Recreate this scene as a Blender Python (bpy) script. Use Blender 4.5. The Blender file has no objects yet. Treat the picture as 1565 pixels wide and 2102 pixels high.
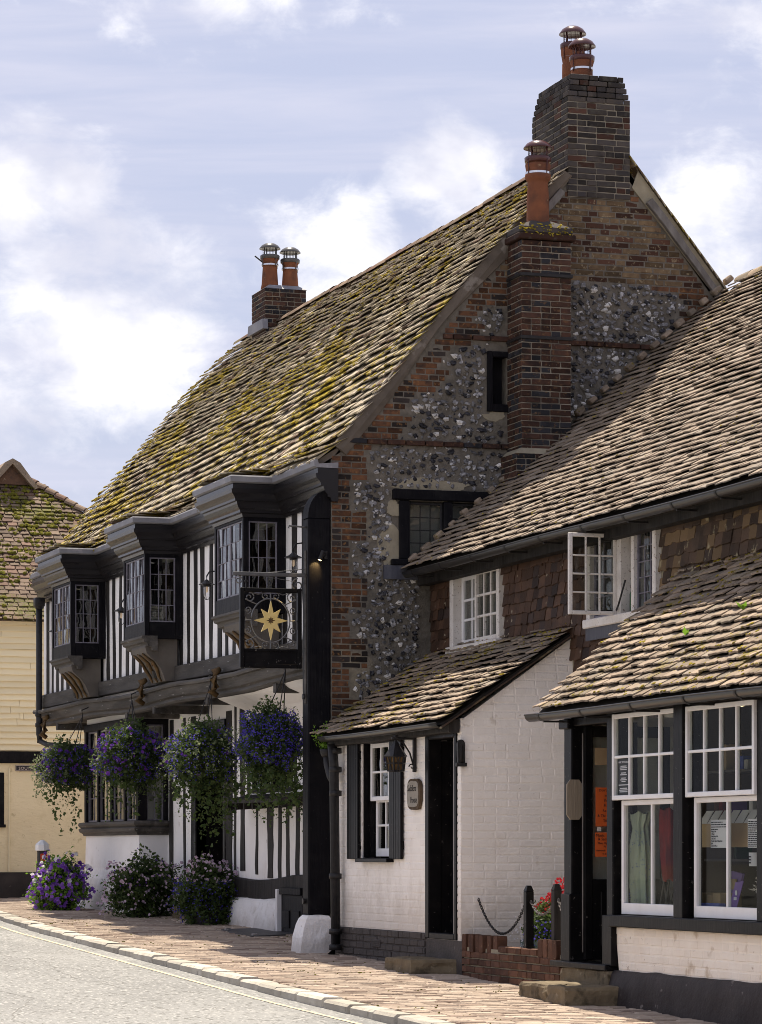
import bpy, bmesh, math, random
import numpy as np
from mathutils import Vector, Matrix, noise
from mathutils.geometry import tessellate_polygon
random.seed(7); RNG = np.random.default_rng(7)
R = math.radians
SC = bpy.context.scene
COL = SC.collection
# ------------------------------------------------------------------ camera, light, exposure
CAM = (-9.642, -31.041, 1.02)
YAW = R(18.1595)
FPX, CU, CV = 6500.0, 782.5, 1750.0
cd = bpy.data.cameras.new('camera'); cam = bpy.data.objects.new('camera', cd); COL.objects.link(cam)
cam.location = CAM; cam.rotation_euler = (R(90), 0, -YAW)
cd.sensor_fit = 'AUTO'; cd.sensor_width = 36; cd.lens = 36*FPX/2102; cd.shift_y = (1750-1051)/2102
cd.clip_start = 0.5; cd.clip_end = 3000
SC.camera = cam
SUN = Vector((0.085, 0.42, 0.89)).normalized()
EXPOSURE = 1.14
SC.view_settings.view_transform = 'Standard'; SC.view_settings.look = 'None'
SC.view_settings.exposure = EXPOSURE; SC.view_settings.gamma = 1; SC.view_settings.use_curve_mapping = False
sd = bpy.data.lights.new('sun', 'SUN'); so = bpy.data.objects.new('sun', sd); COL.objects.link(so)
sd.energy = 4.2; sd.angle = R(0.5); sd.color = (1.0, 0.90, 0.74)
so.location = (0, 0, 30); so.rotation_euler = SUN.to_track_quat('Z', 'Y').to_euler()
W = bpy.data.worlds.new('World'); SC.world = W; W.use_nodes = True
SC.cycles.filter_width = 0.95; SC.cycles.max_bounces = 10; SC.cycles.diffuse_bounces = 8; SC.cycles.transparent_max_bounces = 16
SC.cycles.caustics_reflective = False; SC.cycles.caustics_refractive = False

def build_world():
    nt = W.node_tree; N = nt.nodes; L = nt.links; N.clear()
    out = N.new('ShaderNodeOutputWorld'); bg = N.new('ShaderNodeBackground')
    sky = N.new('ShaderNodeTexSky'); sky.sky_type = 'NISHITA'; sky.sun_disc = False
    sky.sun_elevation = math.asin(SUN.z); sky.sun_rotation = math.atan2(SUN.x, SUN.y)
    sky.air_density = 1.0; sky.dust_density = 1.6; sky.ozone_density = 2.0
    bg.inputs['Strength'].default_value = 0.086
    tc = N.new('ShaderNodeTexCoord'); d = tc.outputs['Generated']
    def math_(op, a, b=None, clamp=False):
        m = N.new('ShaderNodeMath'); m.operation = op; m.use_clamp = clamp
        for i, x in enumerate((a, b)):
            if x is None: continue
            if isinstance(x, (int, float)): m.inputs[i].default_value = x
            else: L.new(x, m.inputs[i])
        return m.outputs[0]
    def noise_(scale, detail, rough, stretch, off=(0,0,0), dist=0.0):
        mp = N.new('ShaderNodeMapping'); mp.inputs['Scale'].default_value = stretch; mp.inputs['Location'].default_value = off
        L.new(d, mp.inputs[0]); n = N.new('ShaderNodeTexNoise'); n.inputs['Scale'].default_value = scale
        n.inputs['Detail'].default_value = detail; n.inputs['Roughness'].default_value = rough
        n.inputs['Distortion'].default_value = dist
        L.new(mp.outputs[0], n.inputs['Vector']); return n.outputs['Fac']
    def ramp(x, a, b):
        m = N.new('ShaderNodeMapRange'); m.interpolation_type = 'SMOOTHSTEP'
        m.inputs[1].default_value = a; m.inputs[2].default_value = b; L.new(x, m.inputs[0]); return m.outputs[0]
    blobs = [(0.2217,0.9602,0.1600,.060),(0.1965,0.9573,0.2050,.030),(0.2947,0.9345,0.1850,.036),
             (0.399,0.8948,0.1927,.036),(0.2135,0.9497,0.205,.022),(0.3226,0.9208,0.2086,.028),
             (0.36,0.92,0.25,.0),(0.02,0.99,0.2,.08),(0.6,0.75,0.25,.1),(-0.3,0.93,0.25,.1)]
    tot = None
    for x, y, z, r in blobs:
        if r <= 0: continue
        vm = N.new('ShaderNodeVectorMath'); vm.operation = 'DISTANCE'; L.new(d, vm.inputs[0])
        vm.inputs[1].default_value = Vector((x, y, z)).normalized()
        m = ramp(vm.outputs['Value'], r*1.25, r*0.1)
        tot = m if tot is None else math_('MAXIMUM', tot, m)
    fine = noise_(34, 10, .62, (1, 1, 1.7), (1.3, .4, .1), .25)
    coarse = noise_(5, 4, .5, (1, 1, 1.6), (5.3, 1.2, 2.7))
    big = ramp(coarse, .48, .62)
    base = math_('MAXIMUM', tot, math_('MULTIPLY', big, .8))
    cum = math_('ADD', math_('MULTIPLY', base, .50), math_('SUBTRACT', fine, .60))
    cum = ramp(cum, .05, .50)
    cir = noise_(9, 6, .55, (.6, .6, 7.0), (4.2, 0, 0), .4)
    cirrus = math_('MULTIPLY', ramp(cir, .36, .72), .8)
    def mix(f, a, b):
        m = N.new('ShaderNodeMix'); m.data_type = 'RGBA'; m.clamp_factor = True
        L.new(f, m.inputs[0])
        for i, x in ((6, a), (7, b)):
            if isinstance(x, tuple): m.inputs[i].default_value = x
            else: L.new(x, m.inputs[i])
        return m.outputs[2]
    # thin high veil everywhere, wispy cirrus, then puffy cumulus with greyer undersides
    c0 = N.new('ShaderNodeMix'); c0.data_type = 'RGBA'; c0.inputs[0].default_value = .84
    L.new(sky.outputs[0], c0.inputs[6]); c0.inputs[7].default_value = (2.95, 3.05, 3.95, 1)
    c1 = mix(cirrus, c0.outputs[2], (4.0, 4.05, 4.85, 1))
    sh = noise_(20, 5, .5, (1, 1, 1.3), (9.2, 2.0, .6))
    cc = mix(ramp(sh, .35, .62), (4.2, 4.25, 4.9, 1), (6.5, 6.4, 6.5, 1))
    c2 = mix(cum, c1, cc)
    L.new(c2, bg.inputs['Color']); L.new(bg.outputs[0], out.inputs['Surface'])
build_world()

# ------------------------------------------------------------------ helpers
def project(p):
    dx, dy, dz = p[0]-CAM[0], p[1]-CAM[1], p[2]-CAM[2]
    c, s = math.cos(YAW), math.sin(YAW)
    X = dx*c-dy*s; D = dx*s+dy*c
    return CU+FPX*X/D, CV-FPX*dz/D, D
def gz(x, y):
    z = .0235*y if y < 10 else .235+(y-10)*.0045
    return z + (.03*max(0, min(x, 1.0)) if y > -1 else 0)

class MB:
    """collects verts and faces of one mesh"""
    def __init__(s): s.v = []; s.f = []
    def add(s, vs, fs):
        o = len(s.v); s.v += [tuple(v) for v in vs]; s.f += [tuple(i+o for i in f) for f in fs]; return s
    def box(s, x0, x1, y0, y1, z0, z1, c=0.0):
        x0, x1 = min(x0, x1), max(x0, x1); y0, y1 = min(y0, y1), max(y0, y1); z0, z1 = min(z0, z1), max(z0, z1)
        if c <= 0:
            v = [(x0,y0,z0),(x1,y0,z0),(x1,y1,z0),(x0,y1,z0),(x0,y0,z1),(x1,y0,z1),(x1,y1,z1),(x0,y1,z1)]
            f = [(0,3,2,1),(4,5,6,7),(0,1,5,4),(1,2,6,5),(2,3,7,6),(3,0,4,7)]
            return s.add(v, f)
        v, f = chamfer_box(); m = ((x0+x1)/2, (y0+y1)/2, (z0+z1)/2); h = ((x1-x0)/2, (y1-y0)/2, (z1-z0)/2)
        return s.add([tuple(m[k]+math.copysign(h[k]-(c if abs(p[k]) < 1 else 0), p[k]) for k in range(3)) for p in v], f)
    def bx(s, ax, a0, a1, d0, d1, z0, z1, c=0.0):
        return s.box(d0, d1, a0, a1, z0, z1, c) if ax == 'x' else s.box(a0, a1, d0, d1, z0, z1, c)
    def prism(s, pts, ax, d0, d1):
        """polygon pts (2D) extruded along axis ax from d0 to d1; pts are (y,z) for x, (x,z) for y, (x,y) for z"""
        def P(p, d): return (d, p[0], p[1]) if ax == 'x' else (p[0], d, p[1]) if ax == 'y' else (p[0], p[1], d)
        n = len(pts); v = [P(p, d0) for p in pts]+[P(p, d1) for p in pts]
        return s.add(v, [tuple(range(n))[::-1], tuple(range(n, 2*n))]+[(i, (i+1) % n, n+(i+1) % n, n+i) for i in range(n)])
    def tube(s, path, r, n=8, closed=False):
        path = [Vector(p) for p in path]; m = len(path); rings = []
        for i, p in enumerate(path):
            a = path[(i-1) % m] if (closed or i > 0) else p; b = path[(i+1) % m] if (closed or i < m-1) else p
            t = (b-a).normalized(); u = t.cross(Vector((0, 0, 1)))
            if u.length < .05: u = t.cross(Vector((1, 0, 0)))
            u.normalize(); w = t.cross(u); rr = r[i] if isinstance(r, (list, tuple)) else r
            rings.append([p+(u*math.cos(2*math.pi*k/n)+w*math.sin(2*math.pi*k/n))*rr for k in range(n)])
        f = []
        for i in range(m if closed else m-1):
            j = (i+1) % m
            f += [(i*n+k, i*n+(k+1) % n, j*n+(k+1) % n, j*n+k) for k in range(n)]
        if not closed: f += [tuple(range(n))[::-1], tuple(range((m-1)*n, m*n))]
        return s.add([v for q in rings for v in q], f)
    def lathe(s, prof, c, n=20, ax='z'):
        v = []; m = len(prof)
        for r, h in prof:
            for k in range(n):
                a = 2*math.pi*k/n; p = (r*math.cos(a), r*math.sin(a), h)
                if ax == 'x': p = (h, p[0], p[1])
                if ax == 'y': p = (p[0], h, p[1])
                v.append((c[0]+p[0], c[1]+p[1], c[2]+p[2]))
        f = [(i*n+k, i*n+(k+1) % n, (i+1)*n+(k+1) % n, (i+1)*n+k) for i in range(m-1) for k in range(n)]
        if prof[0][0] > 1e-4: f.append(tuple(range(n))[::-1])
        if prof[-1][0] > 1e-4: f.append(tuple(range((m-1)*n, m*n)))
        return s.add(v, f)
    def loft(s, secs, closed_sec=False, caps=False):
        """secs: list of equally long vertex rows"""
        n = len(secs[0]); f = []
        for i in range(len(secs)-1):
            for k in range(n if closed_sec else n-1):
                f.append((i*n+k, i*n+(k+1) % n, (i+1)*n+(k+1) % n, (i+1)*n+k))
        if caps: f += [tuple(range(n))[::-1], tuple(range((len(secs)-1)*n, len(secs)*n))]
        return s.add([v for q in secs for v in q], f)
    def beam(s, p0, p1, w, d, nrm, seg=6, jit=.008, wj=.12, bow=0.0):
        """an old, slightly wandering timber from p0 to p1; w across, d along nrm (its outer face is at p0/p1 + nrm*d/2)"""
        p0, p1, nrm = Vector(p0), Vector(p1), Vector(nrm); t = (p1-p0).normalized(); a = t.cross(nrm).normalized()
        ph = random.random()*9; secs = []
        for i in range(seg+1):
            q = i/seg; p = p0.lerp(p1, q)+a*(noise.noise((ph, q*2.5, 0))*jit*2.2+bow*math.sin(q*math.pi))+nrm*noise.noise((q*3, ph, 4))*jit*.6
            ww = w/2*(1+noise.noise((ph+5, q*4, 2))*wj*2); dd = d/2; c = min(ww, dd)*.22
            secs.append([p+a*x+nrm*y for x, y in ((-ww, -dd), (ww, -dd), (ww, dd-c), (ww-c, dd), (-ww+c, dd), (-ww, dd-c))])
        return s.loft(secs, True, True)
    def wall(s, outer, holes, ax, d, thick):
        """flat wall with openings: loops are 2D lists, front at depth d, back at d+thick"""
        loops = [outer]+list(holes)
        def P(p, dd): return (dd, p[0], p[1]) if ax == 'x' else (p[0], dd, p[1])
        tri = tessellate_polygon([[Vector((p[0], p[1], 0)) for p in l] for l in loops])
        flat = [p for l in loops for p in l]; n = len(flat)
        v = [P(p, d) for p in flat]+[P(p, d+thick) for p in flat]
        f = [tuple(t) for t in tri]+[tuple(i+n for i in t)[::-1] for t in tri]
        o = 0
        for l in loops:
            m = len(l); f += [(o+i, o+(i+1) % m, n+o+(i+1) % m, n+o+i) for i in range(m)]; o += m
        return s.add(v, f)
_cb = None
def chamfer_box():
    """24 verts; a coordinate with |value| = 1 is on its face, |value| < 1 is pulled in"""
    global _cb
    if _cb: return _cb
    vs, key = [], {}
    for sx in (-1, 1):
        for sy in (-1, 1):
            for sz in (-1, 1):
                for k in range(3):
                    p = [sx*.5, sy*.5, sz*.5]; p[k] = (sx, sy, sz)[k]*1.0
                    key[(sx, sy, sz, k)] = len(vs); vs.append(tuple(p))
    fs = []
    for k in range(3):
        i, j = [(1, 2), (2, 0), (0, 1)][k]
        for sg in (-1, 1):
            q = []
            for a, b in ((-1, -1), (1, -1), (1, 1), (-1, 1)):
                t = [0, 0, 0]; t[k] = sg; t[i] = a; t[j] = b; q.append(key[(*t, k)])
            fs.append(tuple(q if sg > 0 else q[::-1]))
    for k in range(3):                      # 12 edges: edge direction k
        i, j = [(1, 2), (2, 0), (0, 1)][k]
        for a in (-1, 1):
            for b in (-1, 1):
                t0 = [0, 0, 0]; t0[k] = -1; t0[i] = a; t0[j] = b; t1 = list(t0); t1[k] = 1
                q = (key[(*t0, i)], key[(*t1, i)], key[(*t1, j)], key[(*t0, j)])
                fs.append(q if a*b < 0 else q[::-1])
    for sx in (-1, 1):
        for sy in (-1, 1):
            for sz in (-1, 1):
                q = tuple(key[(sx, sy, sz, k)] for k in range(3)); fs.append(q if sx*sy*sz > 0 else q[::-1])
    _cb = (vs, fs); return _cb

def props(o, label=None, cat=None, group=None, kind=None):
    if label: o['label'] = label
    if cat: o['category'] = cat
    if group: o['group'] = group
    if kind: o['kind'] = kind
    return o
def thing(name, label, cat, loc, group=None):
    o = bpy.data.objects.new(name, None); COL.objects.link(o); o.location = loc; o.empty_display_size = .2
    return props(o, label, cat, group)
def put(name, me, mat, parent=None, label=None, kind=None, smooth=False):
    if mat is not None and not me.materials: me.materials.append(mat)
    if smooth: me.polygons.foreach_set('use_smooth', [True]*len(me.polygons))
    o = bpy.data.objects.new(name, me); COL.objects.link(o)
    if parent is not None:
        o.parent = parent
        if parent.parent is None and parent.type == 'EMPTY': o.location = -Vector(parent.location)
    return props(o, label, None, None, kind)
def mesh_of(name, mb):
    me = bpy.data.meshes.new(name); me.from_pydata([tuple(v) for v in mb.v], [], mb.f); me.update(); return me
def part(name, mb, mat, parent=None, label=None, kind=None, smooth=False):
    me = mesh_of(name, mb)
    bm = bmesh.new(); bm.from_mesh(me); bmesh.ops.recalc_face_normals(bm, faces=bm.faces); bm.to_mesh(me); bm.free()
    return put(name, me, mat, parent, label, kind, smooth)
def solo(name, mb, mat, label, cat, group=None, smooth=False):
    """a thing that is one mesh"""
    return props(part(name, mb, mat, None, None, None, smooth), label, cat, group)
def np_mesh(name, V, faces):
    """V (n,3); faces list of int arrays (m,k)"""
    me = bpy.data.meshes.new(name); me.vertices.add(len(V)); me.vertices.foreach_set('co', np.ascontiguousarray(V, dtype=np.float32).ravel())
    loops = np.concatenate([f.ravel() for f in faces]); tot = np.concatenate([np.full(len(f), f.shape[1], dtype=np.int32) for f in faces])
    me.loops.add(len(loops)); me.loops.foreach_set('vertex_index', loops.astype(np.int32))
    me.polygons.add(len(tot)); st = np.zeros(len(tot), dtype=np.int32); st[1:] = np.cumsum(tot)[:-1]
    me.polygons.foreach_set('loop_start', st); me.polygons.foreach_set('loop_total', tot)
    me.polygons.foreach_set('use_smooth', [False]*len(tot)); me.update(calc_edges=True); return me
def mat4(o, x, y, z):
    """4x4 from origin and three (scaled) axes"""
    m = np.eye(4); m[:3, 0] = x; m[:3, 1] = y; m[:3, 2] = z; m[:3, 3] = o; return m

def pieces(name, variants, T, mats, parent, nmax, stuff_name, prefer=None, smooth=False):
    """Lay many alike pieces: the NMAX that show largest become objects of their own under PARENT, the rest one mesh of kind stuff.
       variants: list of (verts, faces); T: list of 4x4; mats: one material or a list (one per variant)"""
    if not T: return
    if not isinstance(mats, (list, tuple)): mats = [mats]*len(variants)
    T = np.array(T); n = len(T)
    if parent.type == 'EMPTY': T[:, :3, 3] -= np.array(parent.location)
    vi = RNG.integers(0, len(variants), n)
    sc = np.zeros(n); lo = np.inf
    for i in range(n):
        u, v, D = project(T[i, :3, 3]+(np.array(parent.location) if parent.type == 'EMPTY' else 0))
        a = np.sort(np.linalg.norm(T[i, :3, :3], axis=0))
        sc[i] = a[2]*a[1]/D/D
        if not (-5 < u < 1570 and -5 < v < 2107): sc[i] *= 1e-6
        if prefer is not None: sc[i] *= prefer(T[i, :3, 3])
    order = np.argsort(-sc); ind = [i for i in order[:nmax] if sc[i] > 1e-9]
    mes = []
    for (v, f), m in zip(variants, mats):
        mb = MB(); mb.add(v, f); me = mesh_of(name, mb); me.materials.append(m)
        if smooth: me.polygons.foreach_set('use_smooth', [True]*len(me.polygons))
        mes.append(me)
    for i in ind:
        o = bpy.data.objects.new(name, mes[vi[i]]); o.parent = parent; o.matrix_local = Matrix(T[i].tolist()); COL.objects.link(o)
    rest = np.setdiff1d(np.arange(n), np.array(ind, dtype=int))
    done = {}
    for k, m in enumerate(mats): done.setdefault(m.name, []).append(k)
    for ks in done.values():
        VV, tri, quad, o = [], [], [], 0
        for k in ks:
            v = np.array(variants[k][0], float); idx = rest[vi[rest] == k]
            if not len(idx): continue
            P = np.einsum('nij,vj->nvi', T[idx][:, :3, :3], v)+T[idx][:, None, :3, 3]
            t = np.array([f for f in variants[k][1] if len(f) == 3], int); q = np.array([f for f in variants[k][1] if len(f) == 4], int)
            off = (o+np.arange(len(idx))*len(v))[:, None, None]
            if len(t): tri.append((t[None]+off).reshape(-1, 3))
            if len(q): quad.append((q[None]+off).reshape(-1, 4))
            VV.append(P.reshape(-1, 3)); o += len(idx)*len(v)
        if VV:
            fs = ([np.concatenate(tri)] if tri else [])+([np.concatenate(quad)] if quad else [])
            put(stuff_name, np_mesh(stuff_name, np.concatenate(VV), fs), mats[ks[0]], parent, None, 'stuff', smooth)

# ------------------------------------------------------------------ materials
def pbr(name, c1, c2, nscale=3.0, stretch=(1, 1, 1), rnd=.35, c3=None, p3=.2, rough=.8, spec=.3, bump=.35, bscale=40.0, bstretch=None,
        spots=None, moss=None, rnd_hue=0.0, rough2=None, detail=6, wear=None, metallic=0.0, splash=None):
    m = bpy.data.materials.new(name); m.use_nodes = True; nt = m.node_tree; N = nt.nodes; L = nt.links
    b = N['Principled BSDF']; geo = N.new('ShaderNodeNewGeometry'); oi = N.new('ShaderNodeObjectInfo')
    def lk(x, sock):
        if isinstance(x, (int, float)): sock.default_value = x
        elif isinstance(x, tuple): sock.default_value = (*x[:3], 1)
        else: L.new(x, sock)
    def mth(op, x, y=0.0, clamp=False):
        k = N.new('ShaderNodeMath'); k.operation = op; k.use_clamp = clamp; lk(x, k.inputs[0]); lk(y, k.inputs[1]); return k.outputs[0]
    def nz(scale, det=6, st=(1, 1, 1), off=0.0, rough_=.55):
        mp = N.new('ShaderNodeMapping'); mp.inputs['Scale'].default_value = st; mp.inputs['Location'].default_value = (off, off*1.7, off*.3)
        L.new(geo.outputs['Position'], mp.inputs[0]); k = N.new('ShaderNodeTexNoise'); k.inputs['Scale'].default_value = scale
        k.inputs['Detail'].default_value = det; k.inputs['Roughness'].default_value = rough_; L.new(mp.outputs[0], k.inputs['Vector']); return k.outputs['Fac']
    def rng(x, a, b_):
        k = N.new('ShaderNodeMapRange'); k.inputs[1].default_value = a; k.inputs[2].default_value = b_; lk(x, k.inputs[0]); return k.outputs[0]
    def mix(f, a, c, mode='MIX'):
        k = N.new('ShaderNodeMix'); k.data_type = 'RGBA'; k.blend_type = mode; k.clamp_factor = True; lk(f, k.inputs[0]); lk(a, k.inputs[6]); lk(c, k.inputs[7]); return k.outputs[2]
    rand = mth('FRACT', mth('ADD', mth('MULTIPLY', oi.outputs['Random'], 7.13), mth('MULTIPLY', geo.outputs['Random Per Island'], 3.71)))
    col = mix(rng(nz(nscale, detail, stretch), .32, .68), c1, c2)
    if c3: 
        r2 = mth('FRACT', mth('MULTIPLY', rand, 13.7)); col = mix(mth('GREATER_THAN', r2, 1-p3), col, c3)
    if rnd > 0:
        g = N.new('ShaderNodeCombineColor'); v = mth('ADD', mth('MULTIPLY', rand, rnd*2), 1-rnd)
        for i in range(3): L.new(v, g.inputs[i])
        col = mix(1.0, col, g.outputs[0], 'MULTIPLY')
    if spots:
        for (sc, sscale, lo, hi, amt) in spots: col = mix(mth('MULTIPLY', rng(nz(sscale, 5, stretch, sscale*.37), lo, hi), amt), col, sc)
    if splash:                                       # rain splashed dirt along the foot of a wall, ragged edged
        (sc_, z0, h_) = splash; sp = N.new('ShaderNodeSeparateXYZ'); L.new(geo.outputs['Position'], sp.inputs[0])
        zz = mth('SUBTRACT', mth('SUBTRACT', sp.outputs['Z'], mth('MULTIPLY', sp.outputs['Y'], .022)), z0)
        f = rng(mth('SUBTRACT', mth('ADD', nz(5, 6, (1, 1, .5), 4.4), mth('MULTIPLY', nz(24, 4, (1, 1, 1), 6.1), .5)), mth('DIVIDE', zz, h_)), .18, .62)
        col = mix(mth('MULTIPLY', f, .42), col, sc_)
    if moss:
        (mc1, mc2, sc1, lo, hi) = moss
        f = rng(mth('ADD', mth('MULTIPLY', nz(sc1, 5, (1, 1, 1), 3.3), .65), mth('MULTIPLY', nz(38, 4, (1, 1, 1), 8.1), .35)), lo, hi)
        col = mix(f, col, mix(rng(nz(14, 4, (1, 1, 1), 5.0), .35, .65), mc1, mc2))
    L.new(col, b.inputs['Base Color']); b.inputs['Metallic'].default_value = metallic
    if rough2 is not None: L.new(mth('ADD', mth('MULTIPLY', rng(nz(nscale*3, 4), .3, .7), rough2-rough), rough), b.inputs['Roughness'])
    else: b.inputs['Roughness'].default_value = rough
    b.inputs['Specular IOR Level'].default_value = spec*.45
    if bump > 0:
        bp = N.new('ShaderNodeBump'); bp.inputs['Strength'].default_value = bump; bp.inputs['Distance'].default_value = .012
        h = nz(bscale, 7, bstretch or stretch, 2.2, .65); L.new(h, bp.inputs['Height']); L.new(bp.outputs[0], b.inputs['Normal'])
    return m
def glass_mat(name, tint=(.9, .92, .9), refl=1.0, bump=.02):
    m = bpy.data.materials.new(name); m.use_nodes = True; nt = m.node_tree; N = nt.nodes; L = nt.links
    for n in list(N):
        if n.type != 'OUTPUT_MATERIAL': N.remove(n)
    out = [n for n in N if n.type == 'OUTPUT_MATERIAL'][0]
    tr = N.new('ShaderNodeBsdfTransparent'); tr.inputs[0].default_value = (*tint, 1)
    gl = N.new('ShaderNodeBsdfGlossy'); gl.inputs['Roughness'].default_value = .012; gl.inputs[0].default_value = (1, 1, 1, 1)
    mx = N.new('ShaderNodeMixShader'); geo = N.new('ShaderNodeNewGeometry')
    def mth(op, x, y=0.0):
        k = N.new('ShaderNodeMath'); k.operation = op
        for i, q in enumerate((x, y)):
            if isinstance(q, (int, float)): k.inputs[i].default_value = q
            else: L.new(q, k.inputs[i])
        return k.outputs[0]
    vd = N.new('ShaderNodeVectorMath'); vd.operation = 'DOT_PRODUCT'; L.new(geo.outputs['Incoming'], vd.inputs[0]); L.new(geo.outputs['Normal'], vd.inputs[1])
    fr = mth('ADD', mth('MULTIPLY', mth('POWER', mth('SUBTRACT', 1.0, mth('ABSOLUTE', vd.outputs['Value'])), 5.0), .96), .04)   # the same from both sides of the pane
    mm = N.new('ShaderNodeMath'); mm.operation = 'MULTIPLY'; mm.use_clamp = True; mm.inputs[1].default_value = refl
    nz = N.new('ShaderNodeTexNoise'); nz.inputs['Scale'].default_value = 5; nz.inputs['Detail'].default_value = 1
    L.new(geo.outputs['Position'], nz.inputs['Vector'])
    bp = N.new('ShaderNodeBump'); bp.inputs['Strength'].default_value = bump*4; bp.inputs['Distance'].default_value = .02
    L.new(nz.outputs[0], bp.inputs['Height']); L.new(bp.outputs[0], gl.inputs['Normal'])
    L.new(fr, mm.inputs[0]); L.new(mm.outputs[0], mx.inputs[0]); L.new(tr.outputs[0], mx.inputs[1]); L.new(gl.outputs[0], mx.inputs[2])
    L.new(mx.outputs[0], out.inputs['Surface']); return m
def leaf_mat(name, c1, c2, trans=.45):
    m = bpy.data.materials.new(name); m.use_nodes = True; nt = m.node_tree; N = nt.nodes; L = nt.links
    for n in list(N):
        if n.type != 'OUTPUT_MATERIAL': N.remove(n)
    out = [n for n in N if n.type == 'OUTPUT_MATERIAL'][0]; geo = N.new('ShaderNodeNewGeometry')
    mx = N.new('ShaderNodeMix'); mx.data_type = 'RGBA'; L.new(geo.outputs['Random Per Island'], mx.inputs[0])
    mx.inputs[6].default_value = (*c1, 1); mx.inputs[7].default_value = (*c2, 1)
    d = N.new('ShaderNodeBsdfPrincipled'); t = N.new('ShaderNodeBsdfTranslucent'); ms = N.new('ShaderNodeMixShader'); ms.inputs[0].default_value = trans
    d.inputs['Roughness'].default_value = .55; d.inputs['Specular IOR Level'].default_value = .3
    L.new(mx.outputs[2], d.inputs['Base Color']); L.new(mx.outputs[2], t.inputs[0])
    L.new(d.outputs[0], ms.inputs[1]); L.new(t.outputs[0], ms.inputs[2]); L.new(ms.outputs[0], out.inputs['Surface']); return m
def emit(name, c, s):
    m = bpy.data.materials.new(name); m.use_nodes = True; b = m.node_tree.nodes['Principled BSDF']
    b.inputs['Base Color'].default_value = (*c, 1); b.inputs['Emission Color'].default_value = (*c, 1); b.inputs['Emission Strength'].default_value = s; return m

LICHEN = (.42, .39, .30)
M = {}
M['stone_tile'] = pbr('stone roof tile', (.235, .195, .142), (.39, .335, .25), 2.2, rnd=.30, c3=(.13, .085, .06), p3=.12, bump=.6, bscale=55,
    spots=[(LICHEN, 30, .56, .68, .75), ((.05, .045, .04), 17, .58, .7, .7)], moss=((.19, .14, .018), (.38, .29, .028), 1.1, .525, .585))
M['clay_tile'] = pbr('weathered clay tile', (.19, .147, .110), (.255, .203, .157), 3, rnd=.22, c3=(.24, .20, .16), p3=.2, bump=.5, bscale=60,
    spots=[((.40, .36, .27), 45, .60, .70, .6), ((.10, .08, .06), 22, .62, .72, .6)])
M['mossy_tile'] = pbr('mossy clay tile', (.185, .142, .105), (.31, .24, .18), 3, rnd=.26, c3=(.22, .18, .14), p3=.2, bump=.55, bscale=60,
    spots=[((.42, .37, .28), 40, .60, .70, .6), ((.09, .075, .06), 22, .60, .70, .6)], moss=((.12, .095, .02), (.22, .17, .03), 2.2, .57, .63))
M['hung_tile'] = pbr('hung wall tile', (.092, .05, .031), (.055, .033, .023), 5, rnd=.42, c3=(.045, .03, .025), p3=.18, bump=.45, bscale=50,
    spots=[((.42, .36, .26), 11, .67, .71, .75), ((.04, .03, .025), 9, .60, .72, .6)], rough=.62)
M['old_hung_tile'] = pbr('lichened wall tile', (.085, .054, .036), (.05, .036, .028), 5, rnd=.35, c3=(.15, .10, .055), p3=.3, bump=.5, bscale=50,
    spots=[((.34, .29, .18), 6, .62, .68, .8)], rough=.8)
M['brick'] = pbr('old red brick', (.135, .062, .030), (.070, .036, .024), 11, rnd=.55, c3=(.030, .024, .022), p3=.27, bump=.5, bscale=70,
    spots=[((.028, .024, .022), 9, .50, .66, .75), ((.26, .13, .05), 22, .58, .68, .6)])
M['dark_brick'] = pbr('sooty brick', (.070, .034, .023), (.038, .022, .018), 14, rnd=.45, c3=(.024, .024, .028), p3=.25, bump=.5, bscale=70,
    spots=[((.012, .011, .012), 5, .52, .66, .7), ((.17, .095, .045), 26, .57, .68, .6), ((.22, .19, .15), 34, .68, .72, .7)])
M['blue_brick'] = pbr('grey blue brick', (.058, .048, .041), (.040, .036, .038), 8, rnd=.5, c3=(.06, .03, .022), p3=.14, bump=.5, bscale=70,
    spots=[((.075, .072, .062), 14, .54, .7, .6), ((.012, .011, .012), 6, .56, .7, .7)])
M['buff_brick'] = pbr('buff brick', (.15, .105, .06), (.09, .058, .035), 12, rnd=.5, c3=(.07, .034, .023), p3=.42, bump=.5, bscale=60,
    spots=[((.33, .27, .17), 24, .58, .66, .6), ((.05, .035, .03), 12, .62, .7, .6)])
M['wall_brick'] = pbr('garden wall brick', (.118, .058, .037), (.072, .038, .026), 9, rnd=.4, bump=.45, bscale=60, spots=[((.06, .035, .025), 8, .56, .7, .6), ((.36, .24, .14), 26, .64, .7, .4)])
M['mortar'] = pbr('flint wall mortar', (.115, .102, .085), (.185, .165, .138), 16, rnd=0, bump=1.0, bscale=60, spots=[((.08, .072, .06), 3, .5, .68, .6), ((.42, .35, .23), 1.1, .60, .66, .35)])
M['lime'] = pbr('lime mortar', (.34, .30, .22), (.24, .21, .155), 6, rnd=0, bump=.7, bscale=80)
M['dark_mortar'] = pbr('chimney mortar', (.30, .265, .21), (.17, .15, .12), 6, rnd=0, bump=.7, bscale=80, spots=[((.05, .045, .04), 3, .5, .66, .7)])
M['cement'] = pbr('cement fillet', (.15, .125, .102), (.10, .083, .068), 6, rnd=0, bump=.6, bscale=60, spots=[((.30, .27, .24), 5, .60, .66, .55)])
M['flint_dark'] = pbr('black flint', (.012, .012, .016), (.035, .034, .04), 18, rnd=.5, rough=.28, spec=.6, bump=.35, bscale=60, spots=[((.45, .44, .46), 17, .60, .66, .8)])
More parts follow.
